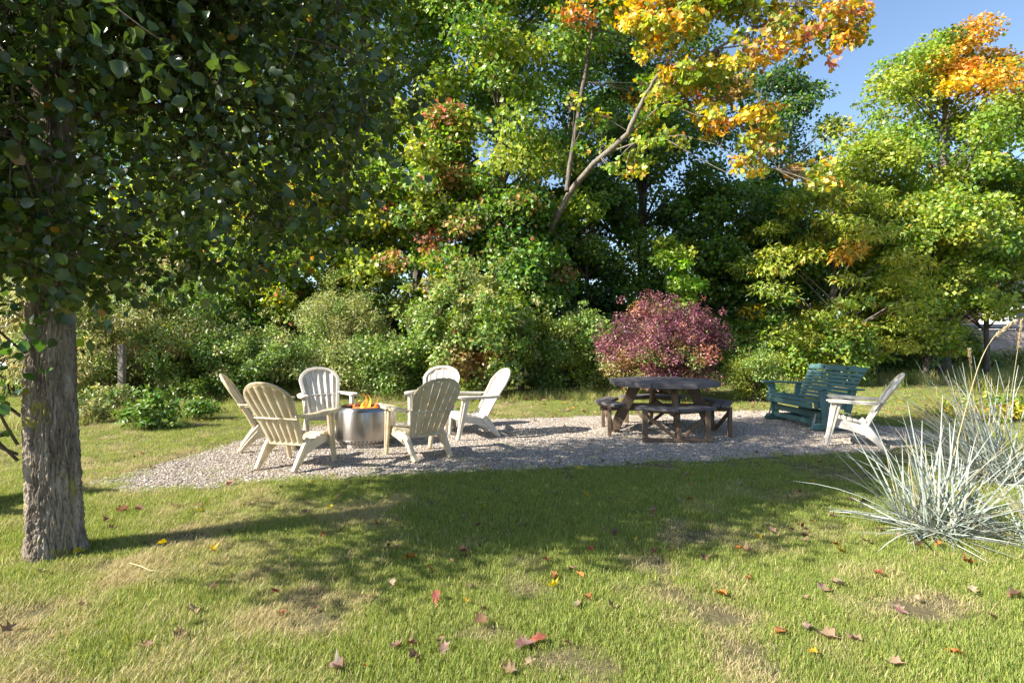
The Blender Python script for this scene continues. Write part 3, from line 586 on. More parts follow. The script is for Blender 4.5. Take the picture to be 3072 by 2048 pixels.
for k, (u, Y, v0, hw, mix, lab) in enumerate([(350, 16.6, 860, 330, [('dark', 2), ('green', 2)], "dark thicket behind the drooping pale shrub"), (900, 16.8, 850, 300, [('dark', 1), ('green', 3), ('yellowgreen', 1)], "green thicket behind the willowy shrub"), (1480, 17.5, 880, 300, [('dark', 2), ('green', 2)], "dark thicket behind the broad green shrub"),
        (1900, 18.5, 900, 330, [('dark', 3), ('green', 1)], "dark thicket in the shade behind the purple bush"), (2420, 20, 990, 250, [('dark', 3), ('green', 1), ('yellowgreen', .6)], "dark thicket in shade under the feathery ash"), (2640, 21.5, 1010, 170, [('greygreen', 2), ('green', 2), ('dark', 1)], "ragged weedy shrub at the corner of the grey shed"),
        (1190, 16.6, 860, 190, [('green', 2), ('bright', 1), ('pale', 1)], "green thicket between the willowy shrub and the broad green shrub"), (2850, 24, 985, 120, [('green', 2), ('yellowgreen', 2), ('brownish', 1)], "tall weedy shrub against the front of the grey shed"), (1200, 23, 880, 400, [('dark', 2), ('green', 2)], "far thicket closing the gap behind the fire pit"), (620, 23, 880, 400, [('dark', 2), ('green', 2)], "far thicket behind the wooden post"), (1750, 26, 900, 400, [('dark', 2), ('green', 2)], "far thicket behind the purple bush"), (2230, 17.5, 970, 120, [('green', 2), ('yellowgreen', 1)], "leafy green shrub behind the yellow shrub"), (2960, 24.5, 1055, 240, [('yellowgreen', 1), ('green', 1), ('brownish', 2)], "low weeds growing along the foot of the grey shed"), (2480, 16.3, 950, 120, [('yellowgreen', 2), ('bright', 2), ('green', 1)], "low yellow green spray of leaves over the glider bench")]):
    shrub(u, Y, v0, hw, mix, lab, n=80, per=105, leaf=.12, rad=(.3, .55), seed=70 + k, aspect=.55)
# wild bed on the lawn by the wooden post
def weed(u, v, h, w, mix, label, leaf, seed, n=26, per=26, aspect=.6):
    rng = np.random.default_rng(seed); b = G(u, v); t = thing("weed_plant", label, "plant", b, 0, "wild plants in the bed by the post"); mb = MB()
    d = unit(rng.normal(size=(n, 3))); d[:, 2] = np.abs(d[:, 2]); C_ = d * (rng.uniform(size=(n, 1)) ** .5) * np.array([w, w * .8, h]); C_[:, 2] = C_[:, 2] * .85 + .08
    for c in C_[::2]: mb.tube(bez((rng.normal(0, .04), rng.normal(0, .04), -.01), (c[0] * .3, c[1] * .3, c[2] * .7), c, 5), np.linspace(.007, .003, 5), 4, False)
    mb.build("stems", M['twig'], t, ang=80)
    crown("foliage", C_, rng.uniform(.08, .16, n), per, leaf, pal(rng, n, mix), rng, M['shrub_leaf'], t, HEX, .7, .6, center=np.zeros(3), aspect=aspect)
for k, (u, v, h, w, mix, leaf, lab) in enumerate([(450, 1285, .62, .42, [('green', 3), ('greygreen', 2)], .085, "broad leafy dark green plant at the lawn edge of the wild bed"), (330, 1235, .55, .55, [('pale', 2), ('greygreen', 2)], .07, "pale leafy plant sprawling below the wooden post"),
        (560, 1215, .5, .5, [('greygreen', 2), ('bright', 1)], .07, "grey green plant between the post and the left-turned chair"), (250, 1270, .5, .4, [('brownish', 2), ('greygreen', 1)], .06, "brownish plant beside the pear tree trunk in the wild bed"), (420, 1180, .7, .7, [('pale', 1), ('greygreen', 2)], .08, "tall weedy plant right behind the wooden post"),
        (590, 1260, .35, .38, [('green', 2), ('greygreen', 1)], .06, "low green plant at the gravel end of the wild bed"), (250, 1190, .6, .7, [('greygreen', 2), ('brownish', 1)], .08, "weedy plant at the pear trunk side behind the post")]):
    weed(u, v, h, w, mix, lab.replace("left-turned chair", "gravel"), leaf, 90 + k, n=34, per=28)
weed(3000, 1262, .42, .8, [('bright', 2), ('yellow', 1), ('green', 1)], "leafy green and yellow plant mound beside the arching orange grass", .07, 99, n=46, per=30)

# ------------------------------------------------------------------ pear tree beside the camera
def pear_tree():
    rng = np.random.default_rng(5); bx, by = -2.945, 3.66
    t = thing("pear_tree", "pear tree with furrowed lichen covered trunk and round glossy leaves", "tree", (bx, by, 0))
    # furrowed trunk
    nz, na = 230, 270; Z = np.concatenate([np.linspace(-.04, 2.2, 205), np.linspace(2.23, 3.3, 25)]); A = np.linspace(0, 2 * math.pi, na, endpoint=False)
    R = np.interp(Z, [-.04, .04, .15, .4, .9, 1.4, 1.9, 2.6, 3.3], [.178, .163, .148, .138, .134, .126, .110, .095, .075])
    cx = np.interp(Z, [0, .5, 1.0, 1.6, 2.2, 3.3], [0, -.022, -.045, -.055, -.045, .0]); cyy = np.interp(Z, [0, 3.3], [0, .08])
    ZZ, AA = np.meshgrid(Z, A, indexing='ij'); wob = (fbm(np.cos(AA) * 2 + 5, ZZ * 3 + np.sin(AA) * 2, 4) - .5)
    aa = AA / (2 * math.pi) * 40 + wob * 6.0 + (fbm(np.cos(AA) * 9 + 3, np.sin(AA) * 9 + ZZ * 8, 61) - .5) * 1.3
    f1 = np.abs(((aa + .5 * np.sin(ZZ * 9 + np.floor(aa) * 2.3)) % 1) - .5) * 2                      # plate profile between furrows
    crack = np.clip(np.abs(((ZZ * 9 + _hash(np.floor(aa), np.floor(aa) * 0, 9) * 7 + wob * 5) % 1) - .5) * 2 * 2.2, 0, 1)
    rough = fbm(AA * 26 + ZZ * 3, ZZ * 34 + np.sin(AA) * 4, 13, 5)
    dsp = (np.clip(f1 * 1.7, 0, 1) * (.45 + .55 * crack) - .7) * .020 + (rough - .5) * .026 + (fbm(np.cos(AA) * 1.6 + 3, np.sin(AA) * 1.6 + ZZ * 1.2, 2) - .5) * .035
    flare = 1 + .16 * np.clip(.22 - ZZ, 0, 1) / .22 * np.sin(AA * 4 + 1)
    RR = R[:, None] * flare + dsp * np.interp(ZZ, [0, 2, 3.3], [1, .8, .4])
    V = np.stack([cx[:, None] + RR * np.cos(AA), cyy[:, None] + RR * np.sin(AA), ZZ], -1).reshape(-1, 3)
    i, j = np.meshgrid(np.arange(nz - 1), np.arange(na), indexing='ij'); j2 = (j + 1) % na
    Q = np.stack([i * na + j, i * na + j2, (i + 1) * na + j2, (i + 1) * na + j], -1).reshape(-1, 4)
    link("trunk", np_mesh("trunk", V, quads=Q, mat=M['bark_pear'], smooth=True), t)
    # scaffold limbs
    limbs = MB(); tips = []
    def limb(a, d, ln, r, depth):
        a = np.array(a, float); d = unit(np.array(d, float)); pts = [a]; k = 7
        for s in range(k):
            d = unit(d + rng.normal(0, .12, 3) + np.array([0, 0, .05])); pts.append(pts[-1] + d * ln / k)
        limbs.tube(pts, np.linspace(r, max(r * .35, .004), k + 1), 8 if r > .02 else 4, False)
        for s in range(2, k + 1): tips.append(pts[s])
        if depth > 0:
            for s in range(2, k + 1):
                for _ in range(2 if depth > 1 else 1):
                    q_ = unit(d * .7 + rng.normal(0, .75, 3)); limb(pts[s], q_, ln * rng.uniform(.28, .45), max(r * .34, .004), depth - 1)
    for k in range(13):
        z = rng.uniform(1.95, 3.2); an = k * 2.399 + rng.uniform(-.3, .3); el = rng.uniform(.35, .85)
        limb((cx[np.searchsorted(Z, z) - 1], .05, z), (math.cos(an) * math.cos(el), math.sin(an) * math.cos(el), math.sin(el)), rng.uniform(1.5, 2.1), .036, 2)
    limb((.05, .08, 3.2), (.1, 0, 1), 3.2, .08, 2); limb((.05, .08, 3.1), (-.4, .3, 1), 2.6, .06, 2); limb((.05, .08, 3.0), (.4, -.35, 1), 2.6, .06, 2)
    limb((.10, .02, 1.98), (.98, .0, .06), 1.2, .012, 0)
    tips = np.array(tips)
    # crown envelope
    n0 = 90000
    c0 = np.array([.10, .0, 4.15]); ext = np.array([2.15, 2.05, 2.75])
    d = unit(rng.normal(size=(n0, 3))); P_ = c0 + d * (rng.uniform(size=(n0, 1)) ** .42) * ext
    # gather leaves onto shoots so the crown keeps gaps
    z_ = rng.uniform(-1, 1, 2300); a_ = rng.uniform(0, 2 * math.pi, 2300); m0 = np.sqrt(1 - np.where(z_ > 0, z_ ** 2, np.abs(z_) ** 4)) * rng.uniform(size=2300) ** .42
    shoots = c0 + np.stack([np.cos(a_) * m0, np.sin(a_) * m0, z_], -1) * ext; shoots[:, 1] += -.20 + .46 * (shoots[:, 2] - 2.0)
    lob = fbm(shoots[:, 0] * 1.1 + 9, shoots[:, 1] * 1.1 + shoots[:, 2] * .9, 15); shoots = shoots[lob > .415]
    tsel = tips[rng.integers(0, len(tips), 900)] + rng.normal(0, .08, (900, 3)); shoots = np.concatenate([shoots, tsel])
    low = 1.72 + np.clip(shoots[:, 0] - .3, 0, 3) * .25 + np.clip(-shoots[:, 0] - .2, 0, 3) * .14
    gr = np.array([bx, by]) + shoots[:, :2] + shoots[:, 2:] / math.tan(SUN_EL) * np.array([math.cos(SUN_AZ), math.sin(SUN_AZ)])
    for (gx, gy, gr_) in [(4.75, 7.5, .75), (3.0, 4.2, .9), (4.5, 5.3, 1.0), (-1.9, 7.4, .9), (-.5, 8.1, .7), (-2.5, 6.2, .6)]:      # openings in the crown: sunlit places on the ground
        k_ = np.hypot(gr[:, 0] - gx, gr[:, 1] - gy) > gr_; shoots, low, gr = shoots[k_], low[k_], gr[k_]
    shoots = shoots[(shoots[:, 2] > low) & ~((shoots[:, 0] > .75) & (shoots[:, 2] < 3.9) & (rng.uniform(size=len(shoots)) < .50))]
    fr = np.array([-.05, -.42, 2.05]) + rng.normal(0, 1, (46, 3)) * np.array([.38, .14, .24]); shoots = np.concatenate([shoots, fr])
    w_ = np.array([bx, by, 0]) + shoots
    uu = CX + w_[:, 0] / np.maximum(w_[:, 1], .3) * F_PX
    dist = np.linalg.norm(w_ - np.array([0, 0, 1.4]), axis=1); shoots = shoots[dist > 1.55]
    for s in shoots[::2]:
        a = tips[np.argmin(np.linalg.norm(tips - s, axis=1))]
        if np.linalg.norm(a - s) < .8: limbs.tube(bez(a, (a + s) / 2 + rng.normal(0, .04, 3), s, 4), [.006, .005, .004, .003], 4, False)
    limbs.build("limbs", M['twig'], t, ang=80)
    per = 29; ci = np.repeat(np.arange(len(shoots)), per); m_ = len(ci)
    P_ = shoots[ci] + rng.normal(0, 1, (m_, 3)) * np.array([.15, .15, .11])
    D_ = unit(unit(P_ - shoots[ci]) * .7 + rng.normal(0, .5, (m_, 3)) + np.array([0, 0, -.45])); N_ = unit(rng.normal(0, .75, (m_, 3)) + np.array([0, 0, .65]))
    L_ = .063 * rng.uniform(.55, 1.3, m_); cols = np.array([.060, .102, .017]) * rng.uniform(.55, 1.4, (m_, 1)) + rng.normal(0, .006, (m_, 3))
    yl = rng.uniform(size=m_); cols[yl < .008] = (.30, .17, .03); cols[(yl > .008) & (yl < .05)] *= np.array([1.9, 1.6, 1.2])
    cols = np.clip(cols, .006, .6)
    # water shoots low on the trunk
    sk = MB(); SP = []
    for (x0, z0, x1, z1) in [(-.17, .62, -.46, 1.25), (-.17, .72, -.30, 1.45), (-.17, .66, -.62, 1.05), (-.12, 1.3, -.35, 1.75), (-.15, .9, -.55, 1.5)]:
        a = np.array([x0, -.08, z0]); b = np.array([x1, -.25, z1]); pts = bez(a, (a + b) / 2 + np.array([-.06, 0, -.05]), b, 7); sk.tube(pts, np.linspace(.010, .003, 7), 5, False)
        for _ in range(17): SP.append(pts[rng.integers(2, 7)] + rng.normal(0, .07, 3))
    for _ in range(26): SP.append(np.array([-.05, -.2, 1.45]) + rng.normal(0, 1, 3) * np.array([.14, .05, .16]))
    sk.build("water_shoots", M['twig'], t, ang=80)
    SP = np.array(SP); k = len(SP); P_ = np.concatenate([P_, SP]); D_ = np.concatenate([D_, unit(rng.normal(0, .6, (k, 3)) + np.array([0, 0, -.5]))]); N_ = np.concatenate([N_, unit(rng.normal(0, .6, (k, 3)) + np.array([0, 0, .7]))])
    L_ = np.concatenate([L_, .07 * rng.uniform(.7, 1.2, k)]); cols = np.concatenate([cols, np.array([.06, .13, .022]) * rng.uniform(.7, 1.4, (k, 1))])
    wP = P_ + np.array([bx, by, 0]); uv = np.stack([CX + wP[:, 0] / np.maximum(wP[:, 1], .3) * F_PX, CY - (wP[:, 2] - CAMH) / np.maximum(wP[:, 1], .3) * F_PX], -1)
    dist = np.linalg.norm(wP - np.array([0, 0, CAMH]), axis=1)
    vis = (uv[:, 0] > 0) & (uv[:, 0] < 1300) & (uv[:, 1] > 0) & (uv[:, 1] < 1300) & (wP[:, 1] > .4)
    okd = dist > 1.5; order = np.argsort(np.where(vis & okd, dist, 1e9)); big = order[:300]; rest = np.ones(len(P_), bool); rest[big] = False; rest &= okd
    near = rest & (dist < 3.1) & (wP[:, 2] < 3.9); far = rest & ~near
    V1, F1, c1 = leaf_arrays(P_[near], D_[near], N_[near], L_[near], L_[near] * .86, cols[near], PEAR)
    V2, F2, c2 = leaf_arrays(P_[far], D_[far], N_[far], L_[far] * 1.05, L_[far] * .92, cols[far], HEX)
    # leaf stalks: thin triangles
    stk = rest & (wP[:, 2] < 3.6); sP = P_[stk]; sD = D_[stk]; e = sP - unit(sD * .5 + np.array([0, 0, -.6]) + rng.normal(0, .3, sD.shape)) * .05 * rng.uniform(.7, 1.4, (len(sP), 1)); sd_ = unit(np.cross(sP - e, rng.normal(size=sP.shape))) * .0013
    V3 = np.stack([sP, e - sd_, e + sd_], 1).reshape(-1, 3); F3 = np.arange(len(V3)).reshape(-1, 3); c3 = np.tile([.16, .20, .045], (len(V3), 1))
    V = np.concatenate([V1, V2, V3]); F = np.concatenate([F1, F2 + len(V1), F3 + len(V1) + len(V2)])
    cr = link("crown", np_mesh("crown", V, tris=F, col=np.concatenate([c1, c2, c3]), mat=M['pear_leaf']), t); cr['kind'] = 'stuff'
    # the leaves that show largest: one object each, a few shared shapes
    vari = []
    for k in range(8):
        tp = PEAR[0].copy(); tp[:, 2] += (tp[:, 1] ** 2) * rng.uniform(-.25, .1); tp[:, 0] *= rng.uniform(.8, .95); tp[:, 2] += np.abs(tp[:, 0]) * rng.uniform(-.05, .25)
        c = np.array([.058, .10, .017]) * rng.uniform(.45, 1.2)
        Vl = np.concatenate([tp, [(0, 0, 0), (-.012, -.55, .16), (.012, -.55, .16)]]); Fl = list(PEAR[1]) + [(10, 11, 12)]
        vari.append(np_mesh("leaf", Vl, tris=np.array(Fl), col=np.concatenate([np.tile(c, (10, 1)), np.tile([.16, .2, .045], (3, 1))]), mat=M['pear_leaf']))
    for q_ in big:
        o = link("leaf", vari[rng.integers(8)], t); dv = Vector(D_[q_]); nv = Vector(N_[q_]); sv = dv.cross(nv).normalized(); nv = sv.cross(dv)
        o.matrix_local = Matrix(((sv.x, dv.x, nv.x, P_[q_][0]), (sv.y, dv.y, nv.y, P_[q_][1]), (sv.z, dv.z, nv.z, P_[q_][2]), (0, 0, 0, 1))) @ Matrix.Scale(float(L_[q_]), 4)
pear_tree()

# ------------------------------------------------------------------ moulded garden chairs
def cat(t, K):
    """smooth curve through keys [(t, a, b)]"""
    ts = [k[0] for k in K]; return np.array([np.interp(t, ts, [k[i] for k in K]) for i in range(1, len(K[0]))])
_raw = [(0, -.085, .245), (.22, -.155, .40), (.42, -.235, .555), (.62, -.315, .685), (.82, -.395, .815), (1, -.462, .935)]
def bp(t):
    v0 = (cat(max(t - .06, 0), _raw) + cat(t, _raw) * 2 + cat(min(t + .06, 1), _raw)) / 4; return v0
def bnorm(t):
    d = bp(min(t + .02, 1)) - bp(max(t - .02, 0)); d /= np.linalg.norm(d); return np.array([-d[1], d[0]])   # points backwards (y-), roughly
TC = .70
def hwid(t): return .205 + .082 * (t / TC) if t < TC else .287 * math.sqrt(max(0, 1 - ((t - TC) / (1 - TC)) ** 2))
def base_w(t): return .205 + .082 * (t / TC)
def back_pt(x, t, off=0):
    y, z = bp(t); n_ = bnorm(t); sag = -.055 * (1 - (x / .29) ** 2) * min(1, t * 1.5)     # the back is dished
    return (x, y + sag * .6 + n_[0] * off, z + n_[1] * off)
def chair(name, label, loc, facing, mat, group="adirondack chairs", cat_="chair"):
    t = thing(name, label, cat_, loc, math.atan2(facing[1], facing[0]) - math.pi / 2, group)
    # arched rim of the back
    path = [back_pt(-(hwid(s) - .02), s) for s in np.linspace(0, TC, 12)]
    for a in np.linspace(0, math.pi, 22)[1:-1]:
        x = -(.267) * math.cos(a); s = TC + (1 - TC - .025) * math.sin(a); path.append(back_pt(x, s))
    path += [back_pt(hwid(s) - .02, s) for s in np.linspace(TC, 0, 12)]
    mb = MB(); P_ = [Vector(q) for q in path]; V = []; n_ = len(P_)
    for i in range(n_):                                   # flat band lying in the dished surface
        T = (P_[min(i + 1, n_ - 1)] - P_[max(i - 1, 0)]).normalized(); inn = (Vector((0, -.22, .52)) - P_[i]); N_ = T.cross(inn).normalized(); S = N_.cross(T).normalized()
        for (a, b) in ((.022, .004), (.018, .013), (-.018, .013), (-.024, .006), (-.024, -.010), (-.018, -.013), (.018, -.010), (.022, -.006)): V.append(P_[i] + S * a + N_ * b)
    Fc = [(i * 8 + k, i * 8 + (k + 1) % 8, (i + 1) * 8 + (k + 1) % 8, (i + 1) * 8 + k) for i in range(n_ - 1) for k in range(8)] + [tuple(reversed(range(8))), tuple((n_ - 1) * 8 + k for k in range(8))]
    mb.add(V, Fc); back = mb.build("backrest", M[mat], t)
    # six slats fanning out
    ed = np.linspace(-1, 1, 7)
    for k in range(6):
        ns, nj = 5, 16; V = []
        for layer, off in ((0, -.002), (1, .0)):
            for i in range(ns):
                s = i / (ns - 1); xb = (ed[k] + (ed[k + 1] - ed[k]) * s); g_ = .0035 * (1 - 2 * s)
                xr = min(abs(xb) * .287, .262); tend = TC + (1 - TC - .055) * math.sqrt(max(0, 1 - (xr / .268) ** 2)); tend = max(tend, TC * .93)
                for j in range(nj):
                    tt = tend * j / (nj - 1); x = xb * base_w(tt) + g_; x = max(-(hwid(tt) - .012), min(hwid(tt) - .012, x)) if tt > .02 else x
                    bulge = .016 * math.sin(math.pi * s) ** .8
                    V.append(back_pt(x, tt, (bulge + (.007 if layer else 0))))
        Fc = []
        for L_ in (0, 1):
            o_ = L_ * ns * nj
            for i in range(ns - 1):
                for j in range(nj - 1):
                    q_ = (o_ + i * nj + j, o_ + i * nj + j + 1, o_ + (i + 1) * nj + j + 1, o_ + (i + 1) * nj + j); Fc.append(q_ if L_ == 0 else q_[::-1])
        o_ = ns * nj
        for j in range(nj - 1):
            Fc.append((j, o_ + j, o_ + j + 1, j + 1)); b_ = (ns - 1) * nj; Fc.append((b_ + j, b_ + j + 1, o_ + b_ + j + 1, o_ + b_ + j))
        for i in range(ns - 1):
            Fc.append((i * nj, (i + 1) * nj, o_ + (i + 1) * nj, o_ + i * nj)); b_ = nj - 1; Fc.append((i * nj + b_, o_ + i * nj + b_, o_ + (i + 1) * nj + b_, (i + 1) * nj + b_))
        MB().add(V, Fc).build("slat", M[mat], back, ang=50)
    # ledge across the back at arm height and the bottom edge
    mb = MB(); mb.beam([Vector(back_pt(x, .415, .016)) for x in np.linspace(-.262, .262, 9)], .035, .018, (0, 1, .1), .005); mb.build("ledge", M[mat], back)
    mb = MB(); mb.beam([Vector(back_pt(x, .025, .010)) for x in np.linspace(-.2, .2, 7)], .05, .02, (0, 0, 1), .005); mb.build("bottom_edge", M[mat], back)
    # seat slats
    prof = [(-.075, .268), (.0, .285), (.08, .308), (.16, .330), (.235, .345), (.285, .335)]
    ty = np.linspace(0, 1, 7)
    def spt(s): return np.array([np.interp(s, np.linspace(0, 1, 6), [p_[i] for p_ in prof]) for i in (0, 1)])
    for k in range(6):
        a, b = ty[k] + .012, ty[k + 1] - .012; w_ = .235 + .03 * (k / 5); V = []; ns = 7; rows = []
        pa, pm, pb = spt(a), spt((a + b) / 2), spt(b)
        mb = MB()
        for (p0, p1) in ((pa, pb),):
            for i in range(ns):
                x = -w_ + 2 * w_ * i / (ns - 1); sag = -.022 * (1 - (x / w_) ** 2)
                rows.append([(x, p0[0], p0[1] + sag), (x, pm[0], pm[1] + sag + .004), (x, p1[0], p1[1] + sag), (x, p1[0], p1[1] + sag - .02), (x, p0[0], p0[1] + sag - .02)])
        V = [q_ for r_ in rows for q_ in r_]; Fc = [(i * 5 + k2, i * 5 + (k2 + 1) % 5, (i + 1) * 5 + (k2 + 1) % 5, (i + 1) * 5 + k2) for i in range(ns - 1) for k2 in range(5)]
        Fc += [tuple(reversed(range(5))), tuple((ns - 1) * 5 + k2 for k2 in range(5))]
        mb.add(V, Fc).build("seat_slat", M[mat], t)
    mb = MB(); mb.beam([(x, .292 - .012 * (abs(x) / .26) ** 2, .295 - .012 * (1 - (x / .265) ** 2)) for x in np.linspace(-.262, .262, 9)], .085, .018, (0, 0, 1), .006); mb.build("seat_front", M[mat], t)
    for s in (-1, 1):
        mb = MB(); mb.beam([(s * .262, .28, .285), (s * .252, .1, .255), (s * .24, -.06, .21), (s * .235, -.13, .19)], [.085, .10, .115, .10], .022, (0, .2, 1), .006); mb.build("side_rail", M[mat], t)
        mb = MB(); mb.beam([(s * .233, -.02, .275), (s * .232, -.10, .20), (s * .228, -.20, .09), (s * .226, -.275, .0)], [.13, .115, .075, .05], .046, (0, 1, .55), .008)
        mb.beam([(s * .250, -.055, .235), (s * .250, -.18, .11), (s * .247, -.262, .012)], [.05, .03, .02], .022, (0, 1, .55), .005); mb.build("rear_leg", M[mat], t)
        mb = MB(); mb.beam([(s * .318, .235, .565), (s * .308, .262, .42), (s * .298, .30, .22), (s * .29, .345, .0)], [.115, .10, .075, .052], .036, (0, 1, .2), .008)
        mb.beam([(s * .340, .24, .56), (s * .328, .268, .42), (s * .316, .305, .22), (s * .306, .347, .008)], [.03, .026, .022, .018], .022, (0, 1, .2), .004); mb.build("front_leg", M[mat], t)
        mb = MB(); pth = [(s * .245, -.275, .572), (s * .285, -.20, .572), (s * .318, -.08, .574), (s * .335, .06, .578), (s * .338, .18, .583), (s * .334, .27, .584), (s * .328, .325, .582), (s * .325, .352, .578)]
        mb.beam(pth, [.045, .062, .085, .108, .125, .122, .098, .05], .020, (1, 0, 0), .006)
        mb.beam([(x - s * .0, y, z - .018) for x, y, z in pth[1:-1]], [.05, .072, .095, .112, .110, .088], .022, (1, 0, 0), .004); mb.build("armrest", M[mat], t)
    return t
ZG = .016
chair("adirondack_chair", "ivory slatted garden chair with its sunlit back to the lawn, beside fire pit", (-2.37, 6.12, ZG), (.28, .96), 'resin')
chair("adirondack_chair", "ivory garden chair with its back in shade, in front of the half hidden white chair", (-1.05, 6.62, ZG), (-.60, .80), 'resin')
chair("adirondack_chair", "white garden chair turned side on between fire pit and picnic table", (-.52, 7.98, ZG), (-.92, -.40), 'resin_w')
chair("adirondack_chair", "white garden chair half hidden behind the ivory chair with the shaded back", (-1.13, 8.42, ZG), (-.12, -.99), 'resin_w')
chair("adirondack_chair", "white garden chair facing the lawn behind the steel fire pit", (-2.66, 8.08, ZG), (.50, -.87), 'resin_w')
chair("adirondack_chair", "ivory garden chair behind the sunlit ivory chair, facing across the gravel", (-3.10, 7.12, ZG), (.93, .36), 'resin')
chair("adirondack_chair", "white garden chair beside the teal glider bench", (4.47, 7.35, ZG), (-.87, .49), 'resin_w')

# ------------------------------------------------------------------ steel fire pit and its fire
def fire_pit(x, y):
    t = thing("fire_pit", "round brushed stainless steel fire pit with vent holes at its foot", "fire pit", (x, y, ZG)); t.scale = (1.10, 1.10, 1.15); R = .345; k = 144
    MB().lathe([(R - .004, .085), (R, .09), (R, .385), (R - .003, .392), (R - .03, .418), (R - .055, .428), (R - .062, .424), (R - .062, .405)], k).build("body", M['steel'], t, ang=60)
    def holed(name, prof, rowh):
        V = []; Fc = []; rows = prof
        for (r_, z) in rows: V += [(r_ * math.cos(2 * math.pi * j / k), r_ * math.sin(2 * math.pi * j / k), z) for j in range(k)]
        for i in range(len(rows) - 1):
            for j in range(k):
                if i in rowh and (j + rowh[i]) % 3 == 0: continue
                Fc.append((i * k + j, i * k + (j + 1) % k, (i + 1) * k + (j + 1) % k, (i + 1) * k + j))
        MB().add(V, Fc).build(name, M['steel'], t, ang=60)
    holed("vent_band", [(R - .004, .0849), (R - .004, .074), (R - .004, .062), (R - .010, .054), (R - .026, .046), (R - .034, .038), (R - .034, .027), (R - .034, .021), (R - .034, .010), (R - .034, .0)][::-1], {1: 0, 3: 1, 7: 0})
    MB().lathe([(R - .05, .0), (R - .05, .08), (R - .061, .12), (R - .061, .40)], 64).build("inner_wall", M['soot'], t)
    MB().lathe([(R - .061, .27), (.001, .27)], 48).build("ash_plate", M['ember'], t)
    MB().lathe([(R - .05, .004), (.001, .004)], 48).build("base_plate", M['soot'], t)
    f = thing("camp_fire", "orange and yellow flames over glowing logs in the steel fire pit", "fire", (x, y, ZG + .325)); rng = np.random.default_rng(3)
    for k2 in range(6):
        a = rng.uniform(0, 3.14); c = rng.normal(0, .06, 2); d = np.array([math.cos(a), math.sin(a)]) * .2; z = .035 + .03 * (k2 % 3)
        mb = MB(); mb.tube([(c[0] - d[0], c[1] - d[1], z), (c[0], c[1], z + .015), (c[0] + d[0], c[1] + d[1], z + .03)], [.034, .038, .032], 9); mb.build("log", M['ember'], f)
    for k2 in range(30):
        a = rng.uniform(0, 6.28); r_ = rng.uniform(.0, .25) * (1 if k2 > 3 else .6); h = rng.uniform(.08, .17) if k2 > 3 else rng.uniform(.22, .32); w_ = rng.uniform(.016, .032)
        x0, y0 = r_ * math.cos(a), r_ * math.sin(a); pts = []; rad = []; ph = rng.uniform(0, 6)
        for i in range(9):
            s = i / 8; pts.append((x0 + .045 * s * math.sin(ph + s * 5), y0 + .03 * s * math.cos(ph + s * 4), .03 + h * s)); rad.append(max(.002, w_ * (math.sin(math.pi * (s * .82 + .18)) ** 1.2) * (1 - s * .45)))
        mb = MB(); mb.tube(pts, rad, 8); mb.build("flame", M['flame_y' if k2 % 3 == 0 else 'flame_o'], f, ang=180)
fire_pit(-1.90, 7.40)

